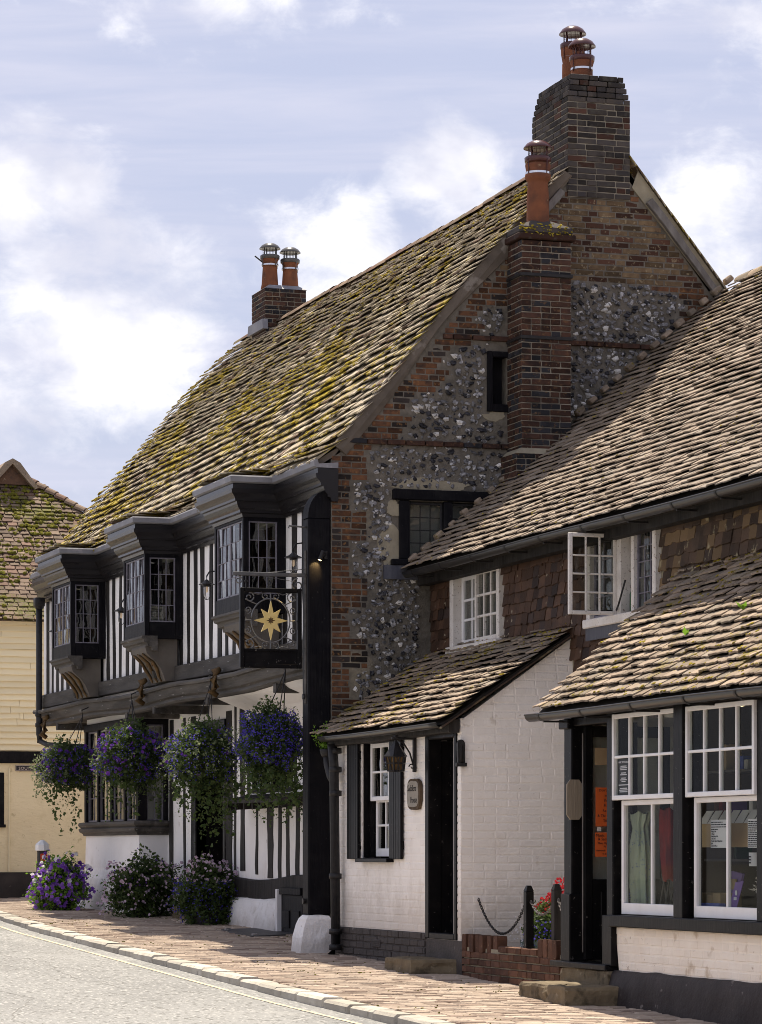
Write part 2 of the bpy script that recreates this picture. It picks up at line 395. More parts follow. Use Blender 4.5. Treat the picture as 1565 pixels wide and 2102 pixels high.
M['flint_grey'] = pbr('grey flint', (.11, .107, .112), (.20, .195, .20), 18, rnd=.45, rough=.35, spec=.5, bump=.4, bscale=60, spots=[((.5, .49, .5), 15, .55, .63, .8), ((.02, .02, .024), 19, .56, .62, .9)])
M['flint_white'] = pbr('white flint', (.42, .40, .37), (.58, .56, .54), 14, rnd=.3, rough=.5, spec=.4, bump=.4, bscale=60, spots=[((.06, .058, .06), 16, .57, .62, .9)])
M['black_paint'] = pbr('black paint', (.0045, .0042, .006), (.008, .0075, .0095), 4, rnd=0, rough=.45, spec=.16, bump=.6, bscale=34, bstretch=(1, 1, .1), spots=[((.05, .046, .045), 26, .66, .72, .5), ((.016, .015, .016), 4, .5, .68, .7)])
M['gloss_black'] = pbr('gloss black paint', (.0045, .0042, .005), (.008, .0075, .008), 4, rnd=0, rough=.32, spec=.18, bump=.15, bscale=30, bstretch=(1, 1, .15), spots=[((.12, .11, .10), 30, .66, .71, .8), ((.018, .016, .015), 5, .5, .7, .6)])
M['old_timber'] = pbr('tarred oak', (.012, .011, .011), (.036, .032, .030), 9, stretch=(1, 1, .12), rnd=.3, rough=.62, spec=.35, bump=1.0, bscale=38, bstretch=(1, 1, .07))
M['grey_timber'] = pbr('weathered grey oak', (.05, .045, .041), (.105, .096, .088), 9, stretch=(1, .12, 1), rnd=.2, rough=.68, spec=.35, bump=1.0, bscale=34, bstretch=(1, .07, 1), spots=[((.03, .027, .026), 5, .55, .66, .7), ((.30, .29, .28), 30, .66, .7, .6)])
M['cornice'] = pbr('dark grey paint', (.009, .008, .010), (.015, .0135, .015), 2, rnd=0, rough=.27, spec=.7, bump=.2, bscale=26, bstretch=(1, .1, 1))
M['rafter'] = pbr('bare rafter', (.20, .185, .175), (.10, .09, .085), 12, stretch=(1, 1, .3), rnd=0, bump=.9, bscale=40, bstretch=(1, 1, .2))
M['render'] = pbr('white lime wash', (.88, .86, .85), (.82, .80, .79), 2, rnd=0, rough=.85, bump=.45, bscale=14, spots=[((.55, .48, .41), 1.4, .60, .76, .35), ((.40, .34, .28), 9, .68, .74, .4)], splash=((.44, .39, .33), .1, .9))
M['rough_render'] = pbr('rough white render', (.86, .84, .83), (.78, .75, .73), 3, rnd=0, rough=.85, bump=1.0, bscale=22, spots=[((.42, .36, .30), 5, .56, .72, .5), ((.25, .21, .18), 17, .66, .72, .6)], splash=((.36, .31, .25), .0, .35))
M['white_brick'] = pbr('white painted brick', (.90, .85, .80), (.84, .79, .74), 3, rnd=.03, rough=.6, spec=.35, bump=.6, bscale=24, spots=[((.60, .50, .40), 1.6, .60, .76, .3), ((.42, .33, .24), 7, .66, .73, .35), ((.30, .22, .16), 30, .70, .74, .6)], splash=((.42, .35, .27), .25, 1.1))
M['cream_brick'] = pbr('cream painted brick', (.88, .81, .71), (.82, .73, .62), 3, rnd=.03, rough=.6, bump=.5, bscale=26, spots=[((.42, .30, .18), 5, .63, .72, .55), ((.30, .2, .12), 13, .67, .72, .6)])
M['grey_plinth'] = pbr('grey painted plinth', (.055, .047, .043), (.08, .068, .063), 4, rnd=.05, rough=.6, bump=.6, bscale=30, spots=[((.30, .27, .25), 7, .68, .72, .6)])
M['dark_plinth'] = pbr('bitumen plinth', (.030, .025, .024), (.05, .041, .039), 4, rnd=.05, rough=.6, bump=.9, bscale=16, spots=[((.24, .21, .19), 9, .68, .71, .6)])
M['white_paint'] = pbr('white gloss paint', (.80, .79, .80), (.74, .72, .71), 5, rnd=0, rough=.4, spec=.5, bump=.2, bscale=40)
M['flaky_white'] = pbr('flaking white paint', (.74, .70, .66), (.62, .57, .52), 7, rnd=0, rough=.55, spec=.4, bump=.5, bscale=50, spots=[((.20, .14, .10), 34, .63, .67, .8), ((.30, .27, .24), 60, .62, .66, .5)])
M['lead_came'] = pbr('lead came', (.13, .12, .15), (.20, .19, .22), 20, rnd=0, rough=.4, spec=.5, bump=.1)
M['lead'] = pbr('lead sheet', (.16, .16, .18), (.24, .235, .25), 3, rnd=0, rough=.5, spec=.5, bump=.3, bscale=10, spots=[((.40, .38, .40), 9, .6, .7, .4)])
M['dark_lead'] = pbr('dark lead apron', (.045, .046, .062), (.085, .086, .10), 6, stretch=(2, 2, .3), rnd=0, rough=.45, spec=.5, bump=.4, bscale=14)
M['iron'] = pbr('black iron', (.015, .014, .015), (.028, .026, .026), 20, rnd=0, rough=.4, spec=.5, bump=.3, bscale=60)
M['gutter'] = pbr('black gutter', (.014, .013, .0125), (.022, .020, .019), 4, rnd=0, rough=.3, spec=.8, bump=.1, bscale=20, bstretch=(1, .1, 1))
M['terracotta'] = pbr('terracotta pot', (.25, .095, .045), (.16, .062, .035), 5, rnd=.15, bump=.4, bscale=50, spots=[((.09, .045, .03), 5, .52, .66, .7), ((.5, .36, .22), 13, .66, .72, .3)])
M['cowl'] = pbr('brown enamelled cowl', (.055, .022, .024), (.08, .03, .03), 5, rnd=0, rough=.22, spec=.8, bump=0)
M['grey_cowl'] = pbr('grey metal cowl', (.06, .058, .055), (.09, .085, .08), 5, rnd=0, rough=.25, spec=.8, bump=0)
M['glint_iron'] = pbr('polished black iron', (.05, .048, .048), (.08, .076, .075), 20, rnd=0, rough=.28, spec=1.6, bump=0)
M['steel'] = pbr('bright steel strap', (.6, .6, .62), (.7, .7, .72), 5, rnd=0, rough=.2, spec=.8, bump=0, metallic=.9)
M['gold'] = pbr('gold leaf', (.62, .47, .17), (.70, .54, .23), 6, rnd=0, rough=.38, spec=.5, bump=.2, bscale=25, metallic=.25)
M['carving'] = pbr('gilded carving', (.15, .09, .036), (.08, .05, .024), 18, rnd=0, rough=.5, spec=.4, bump=.5, bscale=60)
M['bracket'] = pbr('grey bracket board', (.10, .088, .078), (.13, .115, .10), 5, rnd=0, rough=.6, bump=.4, bscale=20)
M['asphalt'] = pbr('worn asphalt', (.205, .204, .20), (.27, .268, .262), .9, stretch=(1, .35, 1), rnd=0, rough=.85, bump=.9, bscale=95, bstretch=(1, 1, 1),
    spots=[((.11, .107, .10), 26, .54, .64, .75), ((.47, .46, .44), 34, .55, .66, .75), ((.13, .125, .12), .7, .56, .70, .4), ((.40, .39, .37), 1.6, .60, .72, .35)])
M['yellow_line'] = pbr('worn yellow line', (.58, .49, .33), (.46, .41, .32), 14, rnd=0, rough=.8, bump=.5, bscale=90, spots=[((.24, .23, .22), 14, .50, .62, .85)])
M['paver'] = pbr('red paving brick', (.35, .275, .215), (.43, .352, .285), 2.5, rnd=.17, c3=(.26, .195, .155), p3=.2, bump=.4, bscale=60, spots=[((.30, .24, .19), 20, .62, .7, .5), ((.16, .11, .085), 4, .58, .7, .5)])
M['paver_bed'] = pbr('paving sand joint', (.13, .10, .075), (.19, .155, .115), 8, rnd=0, bump=.5, bscale=90, spots=[((.05, .06, .02), 6, .62, .7, .6)])
M['kerb'] = pbr('granite kerb', (.33, .30, .25), (.46, .43, .375), 4, rnd=.18, bump=.7, bscale=40, spots=[((.13, .115, .09), 10, .60, .7, .6)])
M['step_stone'] = pbr('worn step stone', (.19, .15, .095), (.12, .093, .06), 6, rnd=0, bump=1.0, bscale=22, spots=[((.06, .048, .03), 7, .55, .66, .8), ((.40, .34, .24), 13, .62, .7, .5)])
M['ground'] = pbr('far ground', (.27, .26, .24), (.33, .32, .30), .5, rnd=0, bump=.5, bscale=40)
M['cream_wall'] = pbr('cream painted wall', (.72, .62, .42), (.66, .56, .37), 1.5, rnd=0, rough=.7, bump=.9, bscale=9, bstretch=(1, 1, 2.6), spots=[((.46, .37, .2), 3.2, .57, .72, .4), ((.33, .25, .13), 12, .62, .69, .45)])
M['cream_board'] = pbr('cream weatherboard', (.78, .69, .48), (.71, .62, .42), 2, stretch=(.2, 1, 1), rnd=.06, rough=.6, bump=.2, bscale=20)
M['red_tile'] = pbr('plain red roof tile', (.12, .082, .058), (.185, .132, .095), 3, rnd=.3, c3=(.15, .09, .065), p3=.2, bump=.5, bscale=50, spots=[((.34, .28, .2), 30, .62, .7, .5)], moss=((.07, .075, .012), (.13, .12, .02), 1.0, .565, .61))
M['moss'] = pbr('yellow moss', (.17, .125, .018), (.40, .31, .035), 9, rnd=.35, rough=.95, spec=.1, bump=.8, bscale=120)
M['green_moss'] = pbr('green moss', (.07, .07, .012), (.15, .135, .02), 9, rnd=.35, rough=.95, spec=.1, bump=.8, bscale=120)
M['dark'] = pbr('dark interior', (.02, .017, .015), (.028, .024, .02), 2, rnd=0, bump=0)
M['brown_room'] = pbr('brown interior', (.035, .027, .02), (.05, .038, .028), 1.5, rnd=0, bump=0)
M['orange'] = pbr('orange notice', (.66, .13, .03), (.62, .12, .03), 3, rnd=0, rough=.7, bump=0)
M['paper'] = pbr('white paper', (.68, .66, .70), (.64, .62, .66), 3, rnd=0, rough=.7, bump=0)
M['card'] = pbr('cardboard', (.40, .29, .17), (.34, .24, .14), 4, rnd=.1, rough=.8, bump=.1)
M['white_card'] = pbr('white card lid', (.62, .58, .54), (.58, .54, .5), 4, rnd=.1, rough=.8, bump=.1)
M['ink'] = pbr('ink', (.02, .018, .02), (.025, .022, .025), 4, rnd=0, bump=0)
M['black_card'] = pbr('black poster', (.02, .02, .024), (.026, .025, .03), 4, rnd=0, rough=.4, bump=0)
M['scarf'] = pbr('pale green scarf', (.42, .47, .37), (.36, .41, .31), 5, rnd=0, rough=.9, bump=.3, bscale=60)
M['red_scarf'] = pbr('red scarf', (.24, .025, .02), (.10, .018, .018), 9, stretch=(1, 1, .4), rnd=0, rough=.9, bump=.4, bscale=40)
M['oak_plaque'] = pbr('bare oak board', (.30, .25, .19), (.22, .18, .135), 8, stretch=(1, 1, .15), rnd=0, rough=.7, bump=.6, bscale=40, bstretch=(1, 1, .1))
M['slate_plaque'] = pbr('carved stone plaque', (.32, .29, .245), (.25, .225, .19), 7, stretch=(1, 1, 3), rnd=0, rough=.6, bump=.3, bscale=20)
M['bark'] = pbr('dark bark edge', (.07, .05, .035), (.12, .085, .055), 12, rnd=0, bump=1, bscale=60)
M['curtain'] = pbr('net curtain', (.46, .46, .48), (.40, .40, .42), 6, stretch=(4, 4, .3), rnd=0, rough=.9, bump=.3, bscale=14, bstretch=(3, 3, .1))
M['bottle'] = pbr('green bottle', (.01, .07, .025), (.01, .05, .02), 3, rnd=0, rough=.1, spec=.8, bump=0)
M['clay_flower_pot'] = pbr('green trough', (.12, .16, .13), (.10, .13, .10), 4, rnd=0, rough=.5, bump=.1)
M['tub'] = pbr('dark tub', (.035, .03, .035), (.05, .042, .045), 5, rnd=0, rough=.5, bump=.2)
M['hatch'] = pbr('steel hatch', (.06, .056, .058), (.08, .075, .075), 6, rnd=0, rough=.5, spec=.5, bump=.4, bscale=60)
M['red_reflector'] = pbr('red reflector', (.55, .07, .03), (.5, .06, .03), 4, rnd=0, rough=.25, bump=0)
M['bollard_white'] = pbr('white cap', (.8, .8, .8), (.76, .76, .76), 4, rnd=0, rough=.4, bump=0)
M['book'] = pbr('book', (.55, .52, .48), (.48, .45, .42), 4, rnd=.3, rough=.7, bump=0)
M['purple_book'] = pbr('purple book', (.18, .10, .32), (.22, .13, .36), 4, rnd=0, rough=.5, bump=0)
M['blue_card'] = pbr('blue card', (.06, .09, .32), (.09, .12, .36), 4, rnd=0, rough=.5, bump=0)
M['lamp_glass'] = glass_mat('lamp glass', (.95, .95, .95), 1.0, 0)
M['glass'] = glass_mat('old window glass', (.72, .73, .70), 1.0, .05)
M['shop_glass'] = glass_mat('shop window glass', (.88, .9, .88), .13, 0)
M['amber'] = emit('warm filament', (.8, .6, .4), .1)
M['bulb'] = emit('lit spot bulb', (1, .72, .3), 5)
M['shop_lamp'] = emit('shop ceiling lamp', (1, .8, .45), 2.5)
M['brown_lining'] = pbr('brown panelling', (.10, .058, .034), (.05, .028, .018), 9, stretch=(1, 1, 3), rnd=0, bump=.5, bscale=20)  # colour of the reflection in the oriel side panes, painted on a panel
M['pale_pink'] = pbr('pale sign paint', (.55, .46, .42), (.5, .42, .38), 4, rnd=0, bump=0)
M['crack'] = pbr('road crack', (.15, .145, .137), (.20, .195, .185), 8, rnd=0, bump=0)
M['leaf'] = leaf_mat('green leaf', (.035, .065, .018), (.10, .14, .04))
M['silver_leaf'] = leaf_mat('pale trailing leaf', (.12, .16, .075), (.24, .27, .15))
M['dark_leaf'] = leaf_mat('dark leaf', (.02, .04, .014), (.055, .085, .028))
M['bright_leaf'] = leaf_mat('fresh leaf', (.10, .22, .02), (.22, .36, .04))
M['blue_flower'] = leaf_mat('blue lobelia', (.05, .035, .38), (.17, .12, .62), .35)
M['purple_flower'] = leaf_mat('purple petunia', (.07, .02, .20), (.19, .06, .40), .35)
M['violet_flower'] = leaf_mat('bright violet petunia', (.18, .06, .42), (.34, .16, .62), .35)
M['white_flower'] = leaf_mat('white flower', (.75, .72, .74), (.85, .82, .84), .35)
M['pink_flower'] = leaf_mat('pale pink flower', (.55, .40, .52), (.72, .60, .70), .35)
M['red_flower'] = leaf_mat('red geranium', (.42, .015, .025), (.62, .05, .06), .3)
# ------------------------------------------------------------------ piece shapes
def rnd_box(n, cx=.03, cy=.08, cz=.2, jit=.02):
    out = []
    for _ in range(n):
        v, f = chamfer_box(); c = (cx, cy, cz)
        vs = [tuple(math.copysign(.5-(c[k] if abs(p[k]) < 1 else 0), p[k])*(1+random.uniform(-jit, jit)) for k in range(3)) for p in v]
        out.append((vs, f))
    return out
BRICKS = rnd_box(8)
def tile_variants(n, camber=.35, ragged=.05, cols=4):
    out = []
    for _ in range(n):
        v, f = [], []; ca = random.uniform(.3, 1)*camber; sk = random.uniform(-.04, .04); e = [random.uniform(-ragged, ragged) for _ in range(cols+1)]
        for i in range(cols+1):
            x = i/cols-.5; z = 1+ca*(1-4*x*x)-ca; y = e[i]+sk*x*2
            v += [(x, y, z-1.0), (x, y+.012, z-.12), (x, y+.05, z), (x, 1, z)]
        for i in range(cols):
            a, b = i*4, i*4+4
            f += [(a, b, b+1, a+1), (a+1, b+1, b+2, a+2), (a+2, b+2, b+3, a+3)]
        f += [(0, 1, 2, 3), (cols*4+3, cols*4+2, cols*4+1, cols*4)]
        out.append((v, f))
    return out
TILES = tile_variants(8, .15, .05); ROUGH_TILES = tile_variants(10, .25, .09, 5)
def ico(n, jit=.25, sub=2):
    out = []
    for q in range(n):
        bm = bmesh.new(); bmesh.ops.create_icosphere(bm, subdivisions=sub, radius=.5)
        for v in bm.verts:
            k = 1+jit*1.6*noise.noise(v.co*3.1+Vector((q*7.3, 1, 2)))+random.uniform(-.05, .05)*jit*3; v.co *= k
        out.append(([tuple(v.co) for v in bm.verts], [tuple(x.index for x in fa.verts) for fa in bm.faces])); bm.free()
    return out
FLINTS = ico(9, .5); LUMPS = ico(5, .3, 1)

def lay_bricks(o, au, av, an, rows, course, blen, joint=.0095, proud=.003, depth=.03, jit=.003, header=.35):
    """rows: list of (v, [(u0,u1),...]) ; returns 4x4s"""
    o, au, av, an = map(np.array, (o, au, av, an)); T = []
    for r, (v, ivs) in enumerate(rows):
        for (u0, u1) in ivs:
            if u1-u0 < .02: continue
            u = u0; k = 0
            while u < u1-.012:
                if k == 0 and r % 2: l = blen*.5
                elif random.random() < header: l = blen*.5
                else: l = blen*random.uniform(.94, 1.05)
                if u1-(u+l) < blen*.22: l = u1-u
                l = min(l, u1-u); w = l-joint
                if w > .012:
                    h = course-joint+random.uniform(-.002, .001); d = proud+random.uniform(-jit, jit)
                    c = o+au*(u+l/2)+av*(v+course/2+random.uniform(-.0015, .0015))+an*(d-depth/2)
                    t = random.gauss(0, .010); a2 = au*math.cos(t)+av*math.sin(t); b2 = av*math.cos(t)-au*math.sin(t)
                    T.append(mat4(c, a2*w, b2*h, an*depth))
                u += l; k += 1
    return T
def roof_tiles(parent, prof, y0, y1, gauges, w, thick, mat, nmax, variants, lift=.022, jit=1.0, sag=None, skip=None, over=.05, name='tile', stuff='tiling'):
    """courses of tiles on a slope that rises along x; prof = [(x,z)...] from the eave up"""
    seg = [(Vector((b[0]-a[0], 0, b[1]-a[1])), a) for a, b in zip(prof, prof[1:])]; T = []; d = 0.0; r = 0
    tot = sum(s[0].length for s in seg)
    while d < tot-.03:
        g = gauges(d); q = d; k = 0
        while k < len(seg)-1 and q > seg[k][0].length: q -= seg[k][0].length; k += 1
        up = seg[k][0].normalized(); nrm = Vector((-up.z, 0, up.x)); p0 = Vector((seg[k][1][0], 0, seg[k][1][1]))+up*q
        y = y0+(w*.5 if r % 2 else 0)-w*.5
        rowj = random.uniform(-.25, .25)*w; y += rowj*.3
        while y < y1:
            ww = w*random.uniform(.90, 1.10); a, b = max(y, y0), min(y+ww, y1)
            if b-a > .04 and not (skip and skip(p0.x, (a+b)/2, d)):
                ym = (a+b)/2; s = sag(d/tot, ym) if sag else 0
                L = g+over+random.uniform(0, .012); li = lift*random.uniform(.75, 1.35)*(1+(.0 if jit < 1 else .25*random.random()))
                tl = li/L; u2 = (up-nrm*tl).normalized(); tw = random.gauss(0, .008*jit); al = (Vector((0, -1, 0))+u2*tw+nrm*random.gauss(0, .012*jit)).normalized(); n2 = al.cross(u2).normalized()
                c = p0+Vector((0, ym, 0))+nrm*(li+s)+u2*random.uniform(-.012, .010)*jit
                T.append(mat4(c, al*(b-a)*.985, u2*L, n2*thick*random.uniform(.85, 1.2)))
            y += ww
        d += g; r += 1
    pieces(name, variants, T, mat, parent, nmax, stuff)
    return T
def clumps(parent, pts, mat, name='moss', size=(.02, .05), flat=.5):
    """pts: list of (position, normal)"""
    if not pts: return
    T = []
    for p, n in pts:
        n = Vector(n).normalized(); a = n.orthogonal().normalized(); an = random.uniform(0, 6.28); b = n.cross(a)
        a, b = a*math.cos(an)+b*math.sin(an), b*math.cos(an)-a*math.sin(an); s = random.uniform(*size)
        T.append(mat4(np.array(p), np.array(a)*s*random.uniform(.8, 1.5), np.array(b)*s, np.array(n)*s*flat*random.uniform(.7, 1.3)))
    pieces(name, LUMPS, T, mat, parent, 0, name)
def moss_on(T, dens, thr, seed=0., per=(1, 4), top=.5):
    out = []
    for m in T:
        c = m[:3, 3]; k = noise.noise(Vector(c)*.65+Vector((seed, 0, 0)))*1.3+.5*noise.noise(Vector(c)*3.1+Vector((0, seed, 0)))
        if k+random.uniform(-.25, .25) < thr or random.random() > dens: continue
        for _ in range(random.randint(*per)):
            v = random.uniform(0, .1) if random.random() > top else random.uniform(.05, .7)
            p = c+m[:3, 0]*random.uniform(-.48, .48)+m[:3, 1]*v+m[:3, 2]*1.0
            out.append((p, m[:3, 2]))
    return out
def glazed(parent, ax, d, a0, a1, z0, z1, cols, rows, mf, mg, fr=.05, bar=.02, dep=.05, name='window', label=None, nest=True, tilt=.004, bdep=None, bot=None, go=0.0):
    """one glazed light facing -ax: a frame with bars and one pane for each opening"""
    mb = MB(); lo = bot or fr; h = dep/2; bd = (bdep or dep*.7)/2
    mb.bx(ax, a0, a0+fr, d-h, d+h, z0, z1, .004); mb.bx(ax, a1-fr, a1, d-h, d+h, z0, z1, .004)
    mb.bx(ax, a0+fr*.98, a1-fr*.98, d-h+.002, d+h-.002, z1-fr, z1-.001, .004); mb.bx(ax, a0+fr*.98, a1-fr*.98, d-h-.004, d+h-.002, z0+.001, z0+lo, .004)
    A0, A1, Z0, Z1 = a0+fr, a1-fr, z0+lo, z1-fr
    for i in range(1, cols):
        x = A0+(A1-A0)*i/cols; mb.bx(ax, x-bar/2, x+bar/2, d-bd, d+bd, Z0-.004, Z1+.004, min(.004, bar*.3))
    for j in range(1, rows):
        z = Z0+(Z1-Z0)*j/rows; mb.bx(ax, A0-.004, A1+.004, d-bd+.002, d+bd-.002, z-bar/2, z+bar/2, min(.004, bar*.3))
    fo = part(name, mb, mf, parent, label)
    for i in range(cols):
        for j in range(rows):
            p = MB(); x0 = A0+(A1-A0)*i/cols+(bar*.3 if i else -.003); x1 = A0+(A1-A0)*(i+1)/cols-(bar*.3 if i < cols-1 else -.003)
            q0 = Z0+(Z1-Z0)*j/rows+(bar*.3 if j else -.003); q1 = Z0+(Z1-Z0)*(j+1)/rows-(bar*.3 if j < rows-1 else -.003)
            t = [random.uniform(-tilt, tilt) for _ in range(3)]; e = d+go
            cs = [(x0, q0, e+t[0]), (x1, q0, e+t[1]), (x1, q1, e+t[1]+t[2]), (x0, q1, e+t[0]+t[2])]
            P = lambda c, k: (c[2]+k, c[0], c[1]) if ax == 'x' else (c[0], c[2]+k, c[1])
            p.add([P(c, 0) for c in cs]+[P(c, .004) for c in cs], [(0, 1, 2, 3), (7, 6, 5, 4), (0, 4, 5, 1), (1, 5, 6, 2), (2, 6, 7, 3), (3, 7, 4, 0)])
            part('pane', p, mg, fo if nest else parent)
    return fo
def text(body, size, mat, parent, org, ax, label=None, name='lettering', align='LEFT', squash=1.0, depth=.001):
    """raised lettering facing -ax; org = lower left (or centre) point"""
    cu = bpy.data.curves.new(name, 'FONT'); cu.body = body; cu.size = size; cu.align_x = align; cu.resolution_u = 2; cu.extrude = depth
    o = bpy.data.objects.new(name, cu); COL.objects.link(o)
    me = bpy.data.meshes.new_from_object(o.evaluated_get(bpy.context.evaluated_depsgraph_get())); me.name = name
    bpy.data.objects.remove(o); bpy.data.curves.remove(cu)
    n = len(me.vertices); V = np.zeros(n*3, np.float32); me.vertices.foreach_get('co', V); V = V.reshape(-1, 3); Q = np.zeros_like(V)
    if ax == 'y': Q[:, 0] = org[0]+V[:, 0]*squash; Q[:, 1] = org[1]-V[:, 2]; Q[:, 2] = org[2]+V[:, 1]
    else: Q[:, 1] = org[1]-V[:, 0]*squash; Q[:, 0] = org[0]-V[:, 2]; Q[:, 2] = org[2]+V[:, 1]
    me.vertices.foreach_set('co', Q.ravel()); me.materials.clear(); me.update()
    return put(name, me, mat, parent, label)
def pot(parent, c, h, r, mat, cowl_mat, tall=.22, style=0):
    """chimney pot with a domed cowl; sub-parts: chimney_pot, cowl, strap"""
    x, y, z = c; m = MB()
    if style == 0: pr = [(r*1.08, 0), (r*1.0, .03), (r*.98, h*.45), (r*.9, h*.62), (r*.93, h*.66), (r*1.0, h*.67), (r*1.14, h*.71), (r*1.14, h*.76), (r*1.02, h*.78), (r*1.12, h*.88), (r*1.12, h*.91), (r*.97, h*.92), (r*1.0, h), (r*.8, h)]
    elif style == 1: pr = [(r*1.12, 0), (r*1.0, .08), (r*.86, h*.7), (r*.86, h*.8), (r*1.04, h*.88), (r*1.08, h*.97), (r*1.0, h), (r*.8, h)]
    else: pr = [(r, 0), (r, h*.6), (r*.95, h*.62), (r*1.1, h*.8), (r*1.12, h*.96), (r*1.0, h), (r*.8, h)]
    m.lathe(pr, (x, y, z), 22); part('chimney_pot', m, mat, parent, smooth=True)
    k = MB(); zz = z+h; k.lathe([(r*1.16, -.045), (r*1.2, .0), (r*1.1, .012), (r*.9, .012)], (x, y, zz), 22)
    for i in range(14):
        a = i*6.283/14; k.tube([(x+r*.85*math.cos(a), y+r*.85*math.sin(a), zz), (x+r*.85*math.cos(a), y+r*.85*math.sin(a), zz+tall*.55)], .007 if i % 4 == 0 else .0025, 5)
    for q in (.2, .38): k.tube([(x+r*.85*math.cos(a*.3927), y+r*.85*math.sin(a*.3927), zz+tall*q) for a in range(16)], .002, 4, True)
    k.lathe([(r*.2, tall*.5), (r*1.2, tall*.47), (r*1.28, tall*.45), (r*1.27, tall*.5), (r*1.0, tall*.68), (r*.6, tall*.8), (r*.01, tall*.86)], (x, y, zz), 24)
    for i in range(4):
        a = i*1.571+.4; k.tube([(x+r*1.16*math.cos(a), y+r*1.16*math.sin(a), zz-.02), (x+r*1.13*math.cos(a), y+r*1.13*math.sin(a), zz-.17)], .006, 5)
    part('cowl', k, cowl_mat, parent, smooth=True)
    s = MB(); zs = zz-(.16 if style == 0 else .13); rr = r*(1.13 if style == 0 else 1.05)
    s.lathe([(rr-.006, -.012), (rr, -.011), (rr, .011), (rr-.006, .012)], (x, y, zs), 22); part('strap', s, M['steel'], parent)

# ------------------------------------------------------------------ the timbered pub
pub = thing('pub', 'old timber framed pub with flint and brick gable and mossy stone tiled roof', 'pub', (2.8, 7, .2))
PROF = [(-.15, 5.06), (.07, 5.20), (.57, 5.80), (1.12, 6.50), (1.89, 7.42), (2.6, 8.19), (3.05, 8.54)]
def verge_x(z):
    for a, b in zip(PROF, PROF[1:]):
        if a[1] <= z <= b[1]: return a[0]+(b[0]-a[0])*(z-a[1])/(b[1]-a[1])
    return 0.0 if z < PROF[0][1] else 3.05
def right_x(z): return 3.05+(8.62-z)/1.20
# gable wall: flint and brick
gw = MB()
gl = [(0, -.3), (5.9, -.3), (5.9, 5.0)]+[(right_x(z)-.03, z) for z in (6.0, 7.0, 8.0)]+[(3.05, 8.45)]+[(x+.02, z-.04) for x, z in PROF[::-1][1:] if x > .02]+[(0, 5.05)]
gw.wall(gl, [[(.83, 4.06), (1.74, 4.06), (1.74, 4.66), (.83, 4.66)], [(1.73, 5.64), (1.92, 5.64), (1.92, 6.24), (1.73, 6.24)]], 'y', 0, .3)
gable = part('gable_wall', gw, M['mortar'], pub)
rowsB, rowsBuff, rowsDark = [], [], []
C = .0625; occupied = []
def hidden(x, z): return x > .95 and z < 3.97+.8515*(x-.85)-.1
z = .1; r = 0
while z < 8.42:
    q = int((5.1-z)/(C*5)) % 2; iv = []; xl = verge_x(z+C)
    if z < 5.09: iv = [(0.003, (.39 if q == 0 else .20)+random.uniform(-.01, .01))]; rowsB.append((z, iv))
    elif 5.17 <= z < 5.23: rowsDark.append((z, [(xl+.02, 1.93), (2.48, 4.9)])); iv = [(0, 5)]
    elif z < 6.33 or 6.40 <= z < 7.0:
        iv = [(xl+.13+random.uniform(-.02, .03), xl+.13+(.22, .40)[int(z/(C*4)) % 2])]
        if z > 6.4 and iv[0][1] > 1.7: iv = [(iv[0][0], 1.93)]
        xr = right_x(z+C)-.2; iv.append((xr-(.35, .62, .5)[int(z/(C*3)) % 3], xr)); rowsB.append((z, iv))
    elif 6.33 <= z < 6.40: rowsDark.append((z, [(xl+.16, 1.93), (2.48, 4.6)])); iv = [(0, 5)]
    elif z < 7.0: pass
    else:
        iv = [(xl+.17, right_x(z+C)-.17)]
        (rowsBuff if z < 7.86 else rowsB).append((z, [iv[0]]))
    occupied.append((z, iv)); z += C; r += 1
vis = lambda p: 0.02 if hidden(p[0], p[2]) or (1.95 < p[0] < 2.46 and p[2] < 7.5) else 1.0
o, ax_, az_, an_ = (0, 0, 0), (1, 0, 0), (0, 0, 1), (0, -1, 0)
pieces('brick', BRICKS, lay_bricks(o, ax_, az_, an_, rowsB, C, .215), M['brick'], gable, 90, 'brickwork', vis)
pieces('brick', BRICKS, lay_bricks(o, ax_, az_, an_, rowsBuff, C, .215), M['buff_brick'], gable, 45, 'brickwork', vis)
pieces('brick', BRICKS, lay_bricks(o, ax_, az_, an_, rowsDark, C, .215, proud=.035, depth=.06, header=0), M['dark_brick'], gable, 25, 'brickwork', vis)
T = []; zf = .25
while zf < 7.08:
    x = -.02+random.uniform(0, .08)
    while x < 4.75:
        px, pz = x+random.uniform(-.025, .025), zf+random.uniform(-.025, .025); ok = not hidden(px, pz+.1) and px < right_x(pz)-.25
        for zz, iv in occupied:
            if abs(zz+C/2-pz) < C*.7 and any(a-.035 < px < b+.04 for a, b in iv): ok = False; break
        if pz > 5.05 and px < verge_x(pz)+.22: ok = False
        if .63 < px < 1.9 and 3.90 < pz < 4.80: ok = False
        if 1.66 < px < 2.52 and 5.55 < pz < 6.32: ok = False
        if 1.86 < px < 2.52 and pz > 3.5: ok = False
        if ok and px > .03:
            w = random.uniform(.036, .075)*(1.4 if random.random() < .1 else 1); h = random.uniform(.035, .06); t = random.uniform(-.5, .5)
            a = np.array((math.cos(t), 0, math.sin(t))); b = np.array((-math.sin(t), 0, math.cos(t)))
            T.append(mat4((px, -.004+random.uniform(-.008, .006), pz), a*w, b*h, np.array((0, -1, 0))*random.uniform(.022, .04)))
        x += random.uniform(.058, .10)
    zf += random.uniform(.058, .074)
pieces('flint', FLINTS, T, [M['flint_dark']]*2+[M['flint_grey']]*6+[M['flint_white']], gable, 300, 'flintwork')
T = []                                            # gallets: slivers of flint pressed into the mortar
